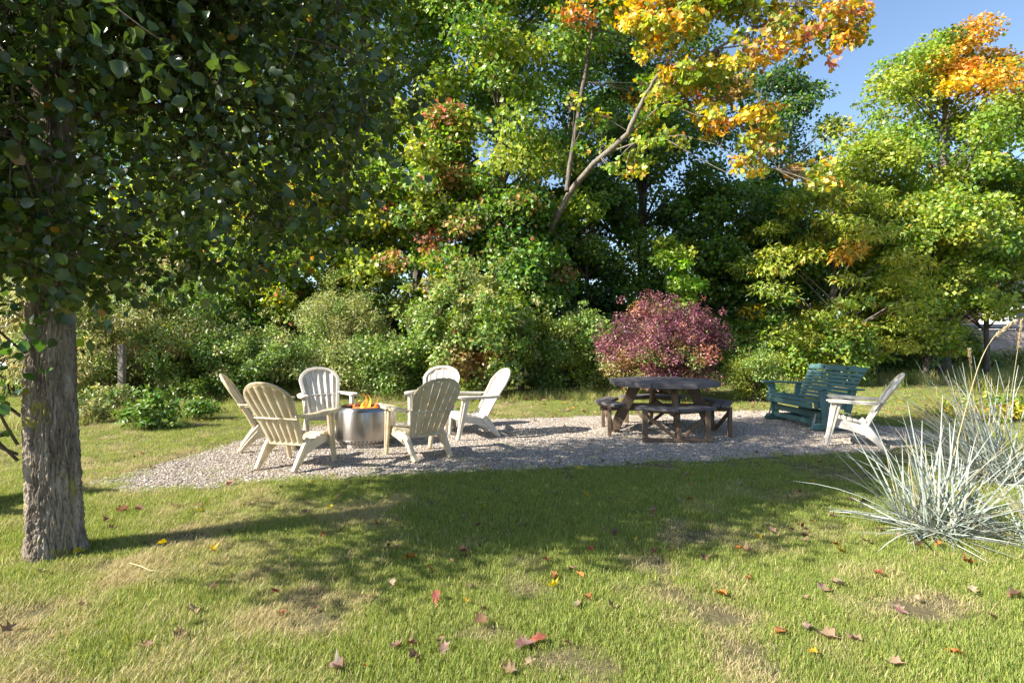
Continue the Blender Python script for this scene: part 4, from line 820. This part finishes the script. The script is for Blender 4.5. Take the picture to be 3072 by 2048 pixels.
# ------------------------------------------------------------------ octagonal picnic table
def clip_poly(poly, y0, y1):
    def half(pl, f):
        out = []
        for i in range(len(pl)):
            a, b = pl[i], pl[(i + 1) % len(pl)]; fa, fb = f(a), f(b)
            if fa >= 0: out.append(a)
            if fa * fb < 0: s = fa / (fa - fb); out.append((a[0] + (b[0] - a[0]) * s, a[1] + (b[1] - a[1]) * s))
        return out
    return half(half(poly, lambda p_: p_[1] - y0), lambda p_: y1 - p_[1])
def picnic_table(x, y, rz):
    t = thing("picnic_table", "weathered octagonal wooden picnic table with four attached angled benches", "picnic table", (x, y, ZG), rz)
    R = .765; octo = [(R * math.cos(math.radians(22.5 + 45 * i)), R * math.sin(math.radians(22.5 + 45 * i))) for i in range(8)]
    ny = 10; yy = np.linspace(-R * .925, R * .925, ny + 1); rng = np.random.default_rng(8)
    for i in range(ny):
        pl = clip_poly(octo, yy[i] + .003, yy[i + 1] - .003); dz = rng.uniform(-.003, .003); MB().prism(pl, .710 + dz, .746 + dz).build("plank", M['table_top'], t)
    for i in range(8):
        a, b = np.array(octo[i]) * 1.0, np.array(octo[(i + 1) % 8]) * 1.0; m_ = (a + b) / 2; nn = m_ / np.linalg.norm(m_); a2, b2 = a + nn * .019 + (a - b) * .010, b + nn * .019 + (b - a) * .010
        mb = MB(); mb.beam([(*a2, .716), (*b2, .716)], .066, .036, (0, 0, 1), .006); mb.build("rim_board", M['table_top'], t)
    for k in range(2):
        mb = MB(); s = .045 if k else 0; q_ = [(-.92, 0), (.92, 0)] if k == 0 else [(0, -.92), (0, .92)]
        mb.beam([(*q_[0], .355), (*q_[1], .355)], .11 if k == 0 else .09, .05, (0, 0, 1), .005); mb.build("cross_beam", M['table_leg'], t)
    for k in range(2):
        mb = MB(); o_ = .062 if k == 0 else .0; mb.beam([(-.6, o_ - .031, .69), (.6, o_ - .031, .69)] if k == 0 else [(-.032, -.6, .645), (-.032, .6, .645)], .06, .04, (0, 0, 1), .005); mb.build("top_batten", M['table_leg'], t)
    for d in range(4):
        a = math.radians(90 * d - 90); ca, sa = math.cos(a), math.sin(a)
        def rt(r_, s, z): return (ca * r_ - sa * s, sa * r_ + ca * s, z)
        mb = MB(); mb.beam([rt(.40, .056, .705), rt(.74, .056, .0)], .15, .058, (ca, sa, .2), .006); mb.build("leg", M['table_leg'], t)
        for sgn in (-1, 1):
            b = math.radians(45)
            for (r0, r1) in ((.765, .875), (.888, 1.0)):
                def vert(r_, f):       # along the octagon side, f=0 at the bend
                    p0 = np.array([r_, 0]); p1 = np.array([r_ * math.cos(b), r_ * math.sin(b) * sgn]); q_ = p0 + (p1 - p0) * f; return q_
                e = .004
                pl = [vert(r0, .006), vert(r1, .006), vert(r1, .76), vert(r0, .76)]; pl = [(ca * p_[0] - sa * p_[1], sa * p_[0] + ca * p_[1]) for p_ in pl]
                if sgn < 0: pl = pl[::-1]
                MB().prism(pl, .410, .450).build("bench_board", M['table_top'], t)
            pr = .83; ps = .41 * sgn
            mb = MB(); mb.beam([rt(pr, ps, .0), rt(pr, ps, .408)], .05, .070, (ca, sa, 0), .005); mb.build("bench_post", M['table_leg'], t)
            mb = MB(); mb.beam([rt(pr - .003, ps * .92, .33), rt(.76, .07 * sgn + .056, .05)], .040, .048, (ca, sa, 0), .005); mb.build("brace", M['table_leg'], t)
            mb = MB(); mb.beam([rt(.70, .50 * sgn, .395), rt(.96, .03 * sgn, .395)] if False else [rt(.74, .40 * sgn, .392), rt(.93, .03 * sgn, .392)], .036, .05, (0, 0, 1), .004); mb.build("bench_rail", M['table_leg'], t)
        if d == 0:
            mb = MB(); mb.beam([rt(.89, -.46, .03), rt(.89, .46, .03)], .045, .036, (0, 0, 1), .005); mb.build("foot_bar", M['table_leg'], t)
picnic_table(2.22, 8.35, math.radians(-3))

# ------------------------------------------------------------------ teal glider bench
def glider(x, y, facing):
    t = thing("glider_bench", "teal painted wooden glider bench with slatted back and scalloped top rail", "bench", (x, y, ZG), math.atan2(facing[1], facing[0]) - math.pi / 2); m = M['teal']
    HW = .56
    for s in (-1, 1):
        mb = MB(); mb.beam([(s * .60, -.44, .03), (s * .60, -.40, .055), (s * .60, 0, .055), (s * .60, .36, .055), (s * .60, .40, .03)], [.04, .10, .11, .10, .04], .045, (0, .05, 1), .012); mb.build("sled_rail", m, t)
        mb = MB(); mb.beam([(s * .648, .17, .03), (s * .648, .26, .60)], .12, .035, (0, 1, -.1), .006); mb.build("arm_post", m, t)
        mb = MB(); mb.beam([(s * .625, -.16, .26), (s * .645, -.24, .60)], .10, .035, (0, 1, .2), .006); mb.build("arm_post", m, t)
        mb = MB(); mb.beam([(s * .645, -.40, .60), (s * .645, -.1, .615), (s * .650, .25, .63), (s * .650, .38, .63), (s * .650, .42, .628)], [.07, .10, .12, .12, .08], .028, (1, 0, 0), .008); mb.build("armrest", m, t)
        mb = MB(); mb.beam([(s * .60, .10, .40), (s * .60, -.22, .345)], .11, .04, (0, .2, 1), .006); mb.build("side_rail", m, t)
        mb = MB(); mb.beam([(s * .60, .34, .37), (s * .60, .10, .40)], .10, .04, (0, .2, 1), .006); mb.build("side_rail", m, t)
        for yy in (.30, -.26):
            mb = MB(); mb.beam([(s * .570, yy, .25), (s * .570, yy + .05, .07)], .028, .006, (0, 1, 0), .001); mb.build("hanger", M['metal'], t)
    for k in range(6):
        yy = .35 - k * .098; zz = .425 - .012 * math.sin(k / 5 * math.pi) - .012 * k
        mb = MB(); mb.beam([(-.60, yy, zz), (.60, yy, zz)], .085, .022, (0, 1, .1 if k > 2 else 0), .006); mb.build("seat_slat", m, t)
    mb = MB(); mb.beam([(-.575, .375, .365), (.575, .375, .365)], .085, .024, (0, 0, 1), .006); mb.build("seat_front", m, t)
    for (yy, zz) in ((.22, .22), (-.20, .18)):
        mb = MB(); mb.beam([(-.575, yy, zz), (.575, yy, zz)], .09, .035, (0, 0, 1), .006); mb.build("base_stretcher", m, t)
    for (yy, zz) in ((.24, .10), (-.26, .10)):
        mb = MB(); mb.beam([(-.575, yy, zz), (.575, yy, zz)], .075, .035, (0, 0, 1), .006); mb.build("base_stretcher", m, t)
    # back: leaning slats, the top one scalloped with two holes
    def bk(s): return np.array([-.17 - .30 * s, .40 + .53 * s])
    dv = np.array([-.30, .53]) / math.hypot(.30, .53); nv = np.array([dv[1], -dv[0]])
    for k in range(8):
        p_ = bk(.03 + k * .105); w_ = HW - .01 + .012 * k
        mb = MB(); mb.beam([(-w_, p_[0], p_[1]), (w_, p_[0], p_[1])], .050, .022, (0, dv[0], dv[1]), .005); mb.build("back_slat", m, t)
    p0 = bk(.845); w_ = HW + .09; cols_ = 48; V = []; Fc = []
    xs_ = np.linspace(-w_, w_, cols_ + 1); rows_ = [0, .030, .055, 1]
    def toph(x_): q_ = abs(x_) / w_; return .092 + .008 * math.cos(q_ * 3 * math.pi * 1.1)
    for layer in (0, 1):
        for r_ in range(4):
            for x_ in xs_:
                h = rows_[r_] if r_ < 3 else toph(x_); y_, z_ = p0 + dv * h - nv * (.011 - .022 * layer); V.append((x_, y_, z_))
    n1 = cols_ + 1
    for layer in (0, 1):
        for r_ in range(3):
            for i in range(cols_):
                xm = (xs_[i] + xs_[i + 1]) / 2
                if r_ == 1 and abs(abs(xm) - .27) < .016: continue
                b_ = layer * 4 * n1; q_ = (b_ + r_ * n1 + i, b_ + r_ * n1 + i + 1, b_ + (r_ + 1) * n1 + i + 1, b_ + (r_ + 1) * n1 + i); Fc.append(q_ if layer else q_[::-1])
    b_ = 4 * n1
    for i in range(cols_):
        Fc.append((i, i + 1, b_ + i + 1, b_ + i)); Fc.append((3 * n1 + i, b_ + 3 * n1 + i, b_ + 3 * n1 + i + 1, 3 * n1 + i + 1))
    for r_ in range(3):
        Fc.append((r_ * n1, b_ + r_ * n1, b_ + (r_ + 1) * n1, (r_ + 1) * n1)); e = cols_; Fc.append((r_ * n1 + e, (r_ + 1) * n1 + e, b_ + (r_ + 1) * n1 + e, b_ + r_ * n1 + e))
    MB().add(V, Fc).build("top_rail", m, t)
    for x_ in (-.50, 0, .50):
        a, b = bk(-.06) - nv * .032, bk(.93) - nv * .032; mb = MB(); mb.beam([(x_, a[0], a[1]), (x_ * 1.08, b[0], b[1])], .075, .036, (1, 0, 0), .006); mb.build("back_stile", m, t)
glider(4.72, 9.0, (-.992, -.125))

# ------------------------------------------------------------------ wooden post by the wild bed
b = W(365, 1120, 11.2); t = thing("wooden_post", "grey square wooden post standing in front of the drooping shrub", "post", (b[0], 11.2, 0))
mb = MB(); mb.box(-.055, .055, -.05, .05, -.05, W(0, 1036, 11.2)[2] - .01, .008); mb.build("shaft", M['post'], t)
mb = MB(); mb.box(-.0575, .0575, -.0525, .0525, W(0, 1036, 11.2)[2] - .0095, W(0, 1036, 11.2)[2] + .012, .006); mb.build("cap", M['post'], t)
# ------------------------------------------------------------------ brown chair whose arm reaches in at the frame edge
chair("adirondack_chair", "dark brown garden chair beyond the pear tree trunk", (-4.72, 4.55, 0), (.97, -.25), 'dark_wood', group=None)

# ------------------------------------------------------------------ buildings beyond the rough grass
def shed():
    Y = 31.0; x0 = W(2800, 0, Y)[0]; x1 = x0 + 11; t = thing("garden_shed", "long low shed of weathered boards with a dark roof edge", "shed", ((x0 + x1) / 2, Y, 0)); hw = (x1 - x0) / 2
    zs = [0, .62, 1.22, 1.82]
    for i in range(3):
        nb = 5
        for k in range(nb):
            a, b_ = -hw + 2 * hw * k / nb, -hw + 2 * hw * (k + 1) / nb; MB().box(a + .015, b_ - .015, -.03 + .008 * ((i + k) % 2), .03, zs[i] + .015, zs[i + 1] - .015, .01).build("board", M['shed_wood'], t)
    MB().box(-hw + .02, hw - .02, .035, 4.0, 0, 1.80, .01).build("wall", M['shed_wood'], t)
    MB().add([(-hw - .3, -.1, 1.82), (hw + .3, -.1, 1.82), (hw + .3, 4.4, 2.1), (-hw - .3, 4.4, 2.1), (-hw - .3, -.1, 1.9), (hw + .3, -.1, 1.9), (hw + .3, 4.4, 2.2), (-hw - .3, 4.4, 2.2)], [(0, 3, 2, 1), (4, 5, 6, 7), (0, 1, 5, 4), (1, 2, 6, 5), (2, 3, 7, 6), (3, 0, 4, 7)]).build("roof", M['roof'], t)
shed()
def house(name, label, Y, u0, u1, h, hr, wall, wins, roof='roof'):
    x0, x1 = W(u0, 0, Y)[0], W(u1, 0, Y)[0]; hw = (x1 - x0) / 2; t = thing(name, label, "house", ((x0 + x1) / 2, Y, 0))
    MB().box(-hw, hw, 0, 7, 0, h, .01).build("wall", M[wall], t)
    V = [(-hw - .3, -.4, h - .05), (hw + .3, -.4, h - .05), (hw + .3, 3.5, h + hr), (-hw - .3, 3.5, h + hr), (-hw - .3, 7.4, h - .05), (hw + .3, 7.4, h - .05)]
    V2 = [(a, b_, c + .2) for a, b_, c in V]; Fc = [(6, 7, 8, 9), (9, 8, 11, 10), (0, 3, 2, 1), (3, 4, 5, 2), (0, 1, 7, 6), (4, 10, 11, 5), (0, 6, 9, 3), (3, 9, 10, 4), (1, 2, 8, 7), (2, 5, 11, 8)]
    MB().add(V + V2, Fc).build("roof", M[roof], t)
    MB().add([(-hw, .02, h), (-hw, 6.98, h), (-hw, 3.5, h + hr), (hw, .02, h), (hw, 6.98, h), (hw, 3.5, h + hr)], [(0, 1, 2), (3, 5, 4)]).build("gable", M[wall], t)
    for (wx, wz, ww, wh) in wins:
        f = MB().box(wx - ww / 2 - .06, wx + ww / 2 + .06, -.04, .02, wz - wh / 2 - .06, wz + wh / 2 + .06, .005).build("window", M['white_siding'], t)
        MB().box(wx - ww / 2, wx + ww / 2, -.06, -.03, wz - wh / 2, wz + wh / 2, .003).build("pane", M['window'], f)
house("white_house", "white sided house standing past the end of the shed", 44, 3000, 3320, 4.6, 2.2, 'white_siding', [(-2.4, 2.6, 1.0, 1.4), (1.0, 2.6, 1.0, 1.4)])
house("olive_house", "low house with an olive roof and a dark dormer window behind the shed", 46, 2790, 2950, 3.5, 2.2, 'dark_wood', [(-1.2, 2.2, .9, 1.2)], 'olive_siding')
oh = [o for o in COL.objects if o.name.startswith('olive_house')][0]
dm_ = MB().box(.6, 1.7, .5, 2.4, 3.6, 4.75, .01).build("dormer", M['dark_wood'], oh); MB().box(.7, 1.6, .46, .49, 3.75, 4.65, .003).build("pane", M['window'], dm_)

# ------------------------------------------------------------------ silver blue grass and the other blade plants
def blade_mesh(name, curve, w, cols, mat, tipw=.15, k=6):
    """unit-length blade along +z bending towards +x"""
    V = []; C = []; F = []
    for i in range(k + 1):
        s = i / k; x = curve * s * s; z = s * (1 - .28 * curve * s); wd = w * (1 - s ** 2.2 * (1 - tipw)) * (0.75 + .25 * min(1, s * 5)); fold = wd * .35
        V += [(x, -wd / 2, z), (x - fold, 0, z), (x, wd / 2, z)]; c = np.array(cols[0]) * (1 - s) + np.array(cols[1]) * s; C += [c] * 3
    for i in range(k):
        for j in (0, 1): F.append((i * 3 + j, i * 3 + j + 1, (i + 1) * 3 + j + 1, (i + 1) * 3 + j))
    return np_mesh(name, np.array(V), quads=np.array(F), col=np.array(C), mat=mat, smooth=True)
def blade_plant(name, label, base, meshes, spec, seed, group=None, spread=.12):
    rng = np.random.default_rng(seed); t = thing(name, label, "plant", base, 0, group)
    for (n, az0, az1, el0, el1, l0, l1) in spec:
        for _ in range(n):
            az = rng.uniform(az0, az1); el = rng.uniform(el0, el1); ln = rng.uniform(l0, l1); o = link("blade", meshes[rng.integers(len(meshes))], t)
            d = Vector((math.cos(az) * math.cos(el), math.sin(az) * math.cos(el), math.sin(el))); z = d; h = Vector((math.cos(az), math.sin(az), 0)); down = (Vector((0, 0, -1)) - z * Vector((0, 0, -1)).dot(z))
            xax = (down.normalized() if down.length > .05 else h); yax = z.cross(xax).normalized()
            r_ = spread * math.sqrt(rng.uniform()); a = rng.uniform(0, 6.28); px, py = r_ * math.cos(a), r_ * math.sin(a)
            if rng.uniform() < .5:
                tw = rng.uniform(-1.2, 1.2); xax, yax = xax * math.cos(tw) + yax * math.sin(tw), yax * math.cos(tw) - xax * math.sin(tw)
            o.matrix_local = Matrix(((xax.x * ln, yax.x, z.x * ln, px), (xax.y * ln, yax.y, z.y * ln, py), (xax.z * ln, yax.z, z.z * ln, .01), (0, 0, 0, 1)))
    return t
r5 = np.random.default_rng(77)
SILV = [blade_mesh("blade", cv, .0138 * s, (np.array([.22, .255, .20]) * g_, np.array([.39, .42, .385]) * g_), M['silver']) for cv, s, g_ in [(.04, 1, 1), (.10, .9, 1.1), (.18, 1.1, .85), (.30, .8, .95), (.02, 1.25, .75), (.42, 1, 1.15)]]
DRY = [blade_mesh("blade", cv, .010, ((.30, .25, .14), (.42, .36, .22)), M['silver']) for cv in (.1, .3)]
def stalk(t, pts, seed):
    rng = np.random.default_rng(seed); P_ = np.array(pts); tt = np.linspace(0, len(P_) - 1, 20); pp = np.array([[np.interp(q_, range(len(P_)), P_[:, k]) for k in range(3)] for q_ in tt])
    for _ in range(3): pp[1:-1] = (pp[:-2] + pp[1:-1] * 2 + pp[2:]) / 4
    mb = MB(); mb.tube(pp, np.linspace(.0042, .002, 20), 6); s = mb.build("stalk", M['straw'], t, ang=180)
    a, b_ = pp[14], pp[19]; m_ = 130; q_ = rng.uniform(size=m_); base = a + (b_ - a) * q_[:, None]; ax = unit((b_ - a)[None])[0]
    D_ = unit(ax * 1.4 + rng.normal(0, .4, (m_, 3))); N_ = rng.normal(size=(m_, 3))
    me = leaf_mesh("seed_head", base, D_, N_, np.full(m_, .035), np.full(m_, .008), np.array([.42, .34, .2]) * rng.uniform(.8, 1.2, (m_, 1)), KITE, M['fallen']); link("seed_head", me, s)
M['straw'] = flat_mat("straw_stalk", (.40, .34, .18))
pi = math.pi
A0 = G(2815, 1602)
sg = blade_plant("blue_lyme_grass", "silver blue spiky grass clump on the lawn, its blades splayed to the ground", A0, SILV + DRY[:1],
    [(70, .8, 3.3, .75, 1.5, .45, 1.02), (62, 2.2, 4.2, .06, .85, .30, .80), (56, -.8, 1.3, .35, 1.3, .45, 1.0), (56, 3.4, 6.0, .02, .75, .25, .70), (36, 3.9, 5.9, -.02, .18, .30, .66)], 5, "silver blue grass clumps", .20)
off = lambda u, v, Y: W(u, v, Y) - A0
stalk(sg, [(.02, .05, 0.01), off(2895, 1240, 4.15), off(2940, 1080, 4.15), off(2985, 1000, 4.15), off(3045, 965, 4.15)], 1)
B0 = G(3005, 1450)
sg2 = blade_plant("blue_lyme_grass", "silver blue spiky grass clump with seed stalks behind the splayed clump", B0, SILV + DRY[:1],
    [(100, 1.3, 3.4, .6, 1.5, .7, 1.3), (50, 2.6, 4.0, .2, .8, .5, 1.0), (60, -1, 1.5, .5, 1.4, .7, 1.25), (40, 3.8, 5.5, .1, .8, .5, .9)], 6, "silver blue grass clumps", .2)
off = lambda u, v, Y: W(u, v, Y) - B0
stalk(sg2, [(.0, .05, 0.01), off(3010, 1330, 5.5), off(3035, 1180, 5.5), off(3055, 1040, 5.5), off(3066, 960, 5.5)], 2)
stalk(sg2, [(-.1, .05, 0.01), off(2930, 1270, 5.5), off(2915, 1120, 5.5), off(2908, 1050, 5.5)], 3)
C0 = G(3090, 1640)
blade_plant("blue_lyme_grass", "sparse silver blue grass clump with dry blades at the lawn edge", C0, SILV + DRY,
    [(26, 1.8, 3.6, .2, 1.1, .4, .8), (26, 3.0, 4.6, .0, .5, .3, .6), (14, 0, 1.8, .4, 1.2, .4, .7)], 7, "silver blue grass clumps", .16)
ORG = [blade_mesh("blade", cv, .020, c, M['grass'], .1) for cv, c in [(.35, ((.12, .18, .03), (.30, .30, .06))), (.5, ((.16, .20, .035), (.45, .30, .06))), (.6, ((.15, .2, .04), (.5, .27, .05))), (.45, ((.13, .2, .03), (.22, .28, .05)))]]
blade_plant("daylily_clump", "arching green and orange grass clump beyond the white chair", G(2850, 1262), ORG, [(120, 0, 6.28, .55, 1.35, .5, .85), (60, 2.2, 4.4, .35, .9, .5, .85)], 9, None, .30)
SPR = [blade_mesh("blade", cv, .012, ((.13, .19, .03), (.34, .27, .07)), M['grass'], .1) for cv in (.2, .4)]
blade_plant("grass_clump", "loose upright grass clump at the edge of the rough meadow", G(2960, 1205), SPR + ORG[:1], [(70, 0, 6.28, .9, 1.5, .4, .8)], 10, None, .35)

# ------------------------------------------------------------------ fallen leaves, each one an object
FC = {'brown': ((.23, .135, .08), "curled brown maple leaf"), 'tan': ((.33, .23, .145), "dry tan maple leaf"), 'yellow': ((.52, .37, .03), "bright yellow leaf"), 'orange': ((.38, .15, .04), "orange maple leaf"), 'red': ((.30, .09, .05), "dark red maple leaf"), 'pink': ((.30, .185, .16), "pale pinkish dry leaf")}
def fallen_mesh(colr, k):
    rng = np.random.default_rng(900 + k); V = MAPLE[0].copy(); V[:, 1] -= .4; r_ = np.hypot(V[:, 0], V[:, 1]); a = np.arctan2(V[:, 1], V[:, 0])
    V[:, :2] *= 1 + rng.normal(0, .10, (len(V), 1)); V[:, 2] = .12 + (rng.uniform(.5, 1.5)) * (V[:, 0] * math.cos(k) + V[:, 1] * math.sin(k)) ** 2 + rng.uniform(0, .5) * np.abs(V[:, 0]) + .16 * np.sin(a * 3 + k) * r_ + rng.normal(0, .05, len(V)); cr_ = rng.uniform(.55, .95); V[:, 0] *= cr_
    V[:, 2] -= V[:, 2].min(); C = np.array(colr) * rng.uniform(.5, 1.25, (len(V), 1)) * (1 + rng.normal(0, .12, (len(V), 3)))
    st = np.array([(0, -.4, V[1, 2]), (.012, -.85, .1), (-.012, -.85, .1)]); Vv = np.concatenate([V, st]); n0 = len(V)
    return np_mesh("fallen_leaf", Vv, tris=np.array(list(MAPLE[1]) + [(n0, n0 + 1, n0 + 2)]), col=np.concatenate([C, np.tile(np.array(colr) * .8, (3, 1))]), mat=M['fallen'])
FM = {c: [fallen_mesh(v_[0], k + 10 * i) for k in range(5)] for i, (c, v_) in enumerate(FC.items())}
def fallen(x, y, colr, size, rng, on):
    z = (.022 + .014 * rng.uniform()) if on == 'lawn' else .018
    o = link("fallen_leaf", FM[colr][rng.integers(5)]); o.location = (x, y, z); o.rotation_euler = (rng.normal(0, .3), rng.normal(0, .3), rng.uniform(0, 6.28)); o.scale = (size, size, size)
    de = poly_dist(np.array([[x, y]]), GPOLY)[0]
    if on == 'gravel': where = "lying on the gravel near its grass edge" if de < .35 else ("lying on the gravel beside the picnic table" if math.hypot(x - 2.2, y - 8.35) < 1.7 else "lying out on the open gravel")
    elif math.hypot(x + 2.94, y - 3.66) < 1.3: where = "on the grass round the pear trunk"
    elif min(math.hypot(x - A0[0], y - A0[1]), math.hypot(x - C0[0], y - C0[1])) < 1.15: where = "on the grass beside the silver blue clump"
    elif de < .6: where = "on the grass along the gravel edge"
    elif y > 8: where = "on the lawn behind the chairs and table"
    else: where = "out on the open lawn"
    sz = "small " if size < .055 else ("large " if size > .074 else "")
    lab = "%s%s %s" % (sz, FC[colr][1], where)
    tag(o, lab, "leaf", "%s%s leaves %s" % (sz, colr, where))
rl = np.random.default_rng(123)
for (u, v, c, s) in [(630, 1665, 'yellow', .10), (238, 1672, 'yellow', .09), (480, 1648, 'yellow', .08), (1228, 1690, 'orange', .09), (1310, 1815, 'red', .11), (1400, 1825, 'yellow', .06), (1660, 1775, 'yellow', .09), (1665, 1745, 'orange', .07), (1740, 1745, 'orange', .08), (1760, 1812, 'orange', .07), (1735, 1835, 'pink', .07),
        (1570, 1955, 'pink', .11), (1612, 1942, 'red', .10), (1440, 1890, 'brown', .10), (1450, 1845, 'brown', .07), (580, 1855, 'tan', .09), (630, 1775, 'pink', .07), (1160, 1955, 'yellow', .0), (2165, 1800, 'orange', .10), (2525, 1668, 'yellow', .10), (2510, 1650, 'orange', .07), (2515, 1770, 'tan', .10), (2470, 1785, 'tan', .09), (2705, 1850, 'pink', .08),
        (2640, 1742, 'red', .08), (2405, 1592, 'red', .09), (2440, 1580, 'red', .07), (2320, 1608, 'tan', .10), (2280, 1622, 'yellow', .08), (2220, 1660, 'orange', .09), (2240, 1668, 'tan', .09), (2600, 1640, 'tan', .10), (2760, 1655, 'tan', .09), (2905, 1705, 'orange', .09), (2490, 1932, 'tan', .12), (2425, 1905, 'pink', .07), (2870, 1980, 'orange', .08), (3050, 1812, 'brown', .12),
        (360, 1545, 'brown', .12), (415, 1540, 'brown', .09), (1205, 1690, 'yellow', .05), (1000, 2030, 'pink', .09), (1330, 1970, 'pink', .09), (1235, 2000, 'brown', .08), (1590, 2010, 'tan', .07), (2110, 1690, 'brown', .08), (2500, 1560, 'brown', .08), (2600, 1520, 'brown', .1), (2560, 1512, 'brown', .09), (1640, 1695, 'red', .07), (1770, 1665, 'red', .07), (120, 1640, 'tan', .08), (530, 1530, 'brown', .08), (690, 1460, 'brown', .1)]:
    if s > 0: p_ = G(u, v); fallen(p_[0], p_[1], c, s * .88, rl, 'gravel' if in_poly(np.array([p_[:2]]), GPOLY)[0] else 'lawn')
CS = ['brown', 'tan', 'yellow', 'orange', 'red', 'pink']
k = 0
while k < 215:
    u = rl.uniform(0, 3072); v = rl.uniform(1255, 2040) if rl.uniform() < .45 else rl.uniform(1255, 1620)
    if rl.uniform() > .35 + .65 * (u / 3072): continue
    p_ = G(u, v); ing_ = in_poly(np.array([p_[:2]]), GPOLY)[0]
    fallen(p_[0], p_[1], CS[rl.choice(6, p=[.36, .33, .09, .12, .02, .08])], rl.uniform(.035, .075), rl, 'gravel' if ing_ else 'lawn'); k += 1
# the smaller ones further back: uncountable litter
n = 900; Yv = 9.2 + rl.gamma(2, 2.2, n); Xv = rl.uniform(-.75, .95, n) * Yv; ok = Yv < 26; Yv, Xv = Yv[ok], Xv[ok]; n = len(Yv)
cc = np.array([FC[CS[i]][0] for i in rl.choice(6, n, p=[.36, .22, .08, .18, .06, .10])])
lf = link("fallen_leaves", leaf_mesh("fallen_leaves", np.column_stack([Xv, Yv, rl.uniform(.03, .05, n)]), np.column_stack([rl.normal(size=(n, 2)), np.zeros(n)]), unit(np.column_stack([rl.normal(0, .4, (n, 2)), np.ones(n)])), rl.uniform(.06, .11, n), rl.uniform(.05, .1, n), cc, MAPLE, M['fallen']))
tag(lf, "small fallen leaves strewn over the far lawn below the shrubs", "leaves", kind='stuff')
# a dry twig in the grass
mb = MB(); a, b_, c_ = G(385, 1715), G(450, 1740), G(510, 1738); mb.tube([(*a[:2], .05), (*((a + b_) / 2)[:2], .055), (*b_[:2], .05), (*c_[:2], .055)], [.002, .003, .0025, .0015], 6)
tw = mb.build("twig", M['straw'], None, ang=180); tag(tw, "thin dry straw coloured twig lying on the lawn near the pear trunk", "twig")
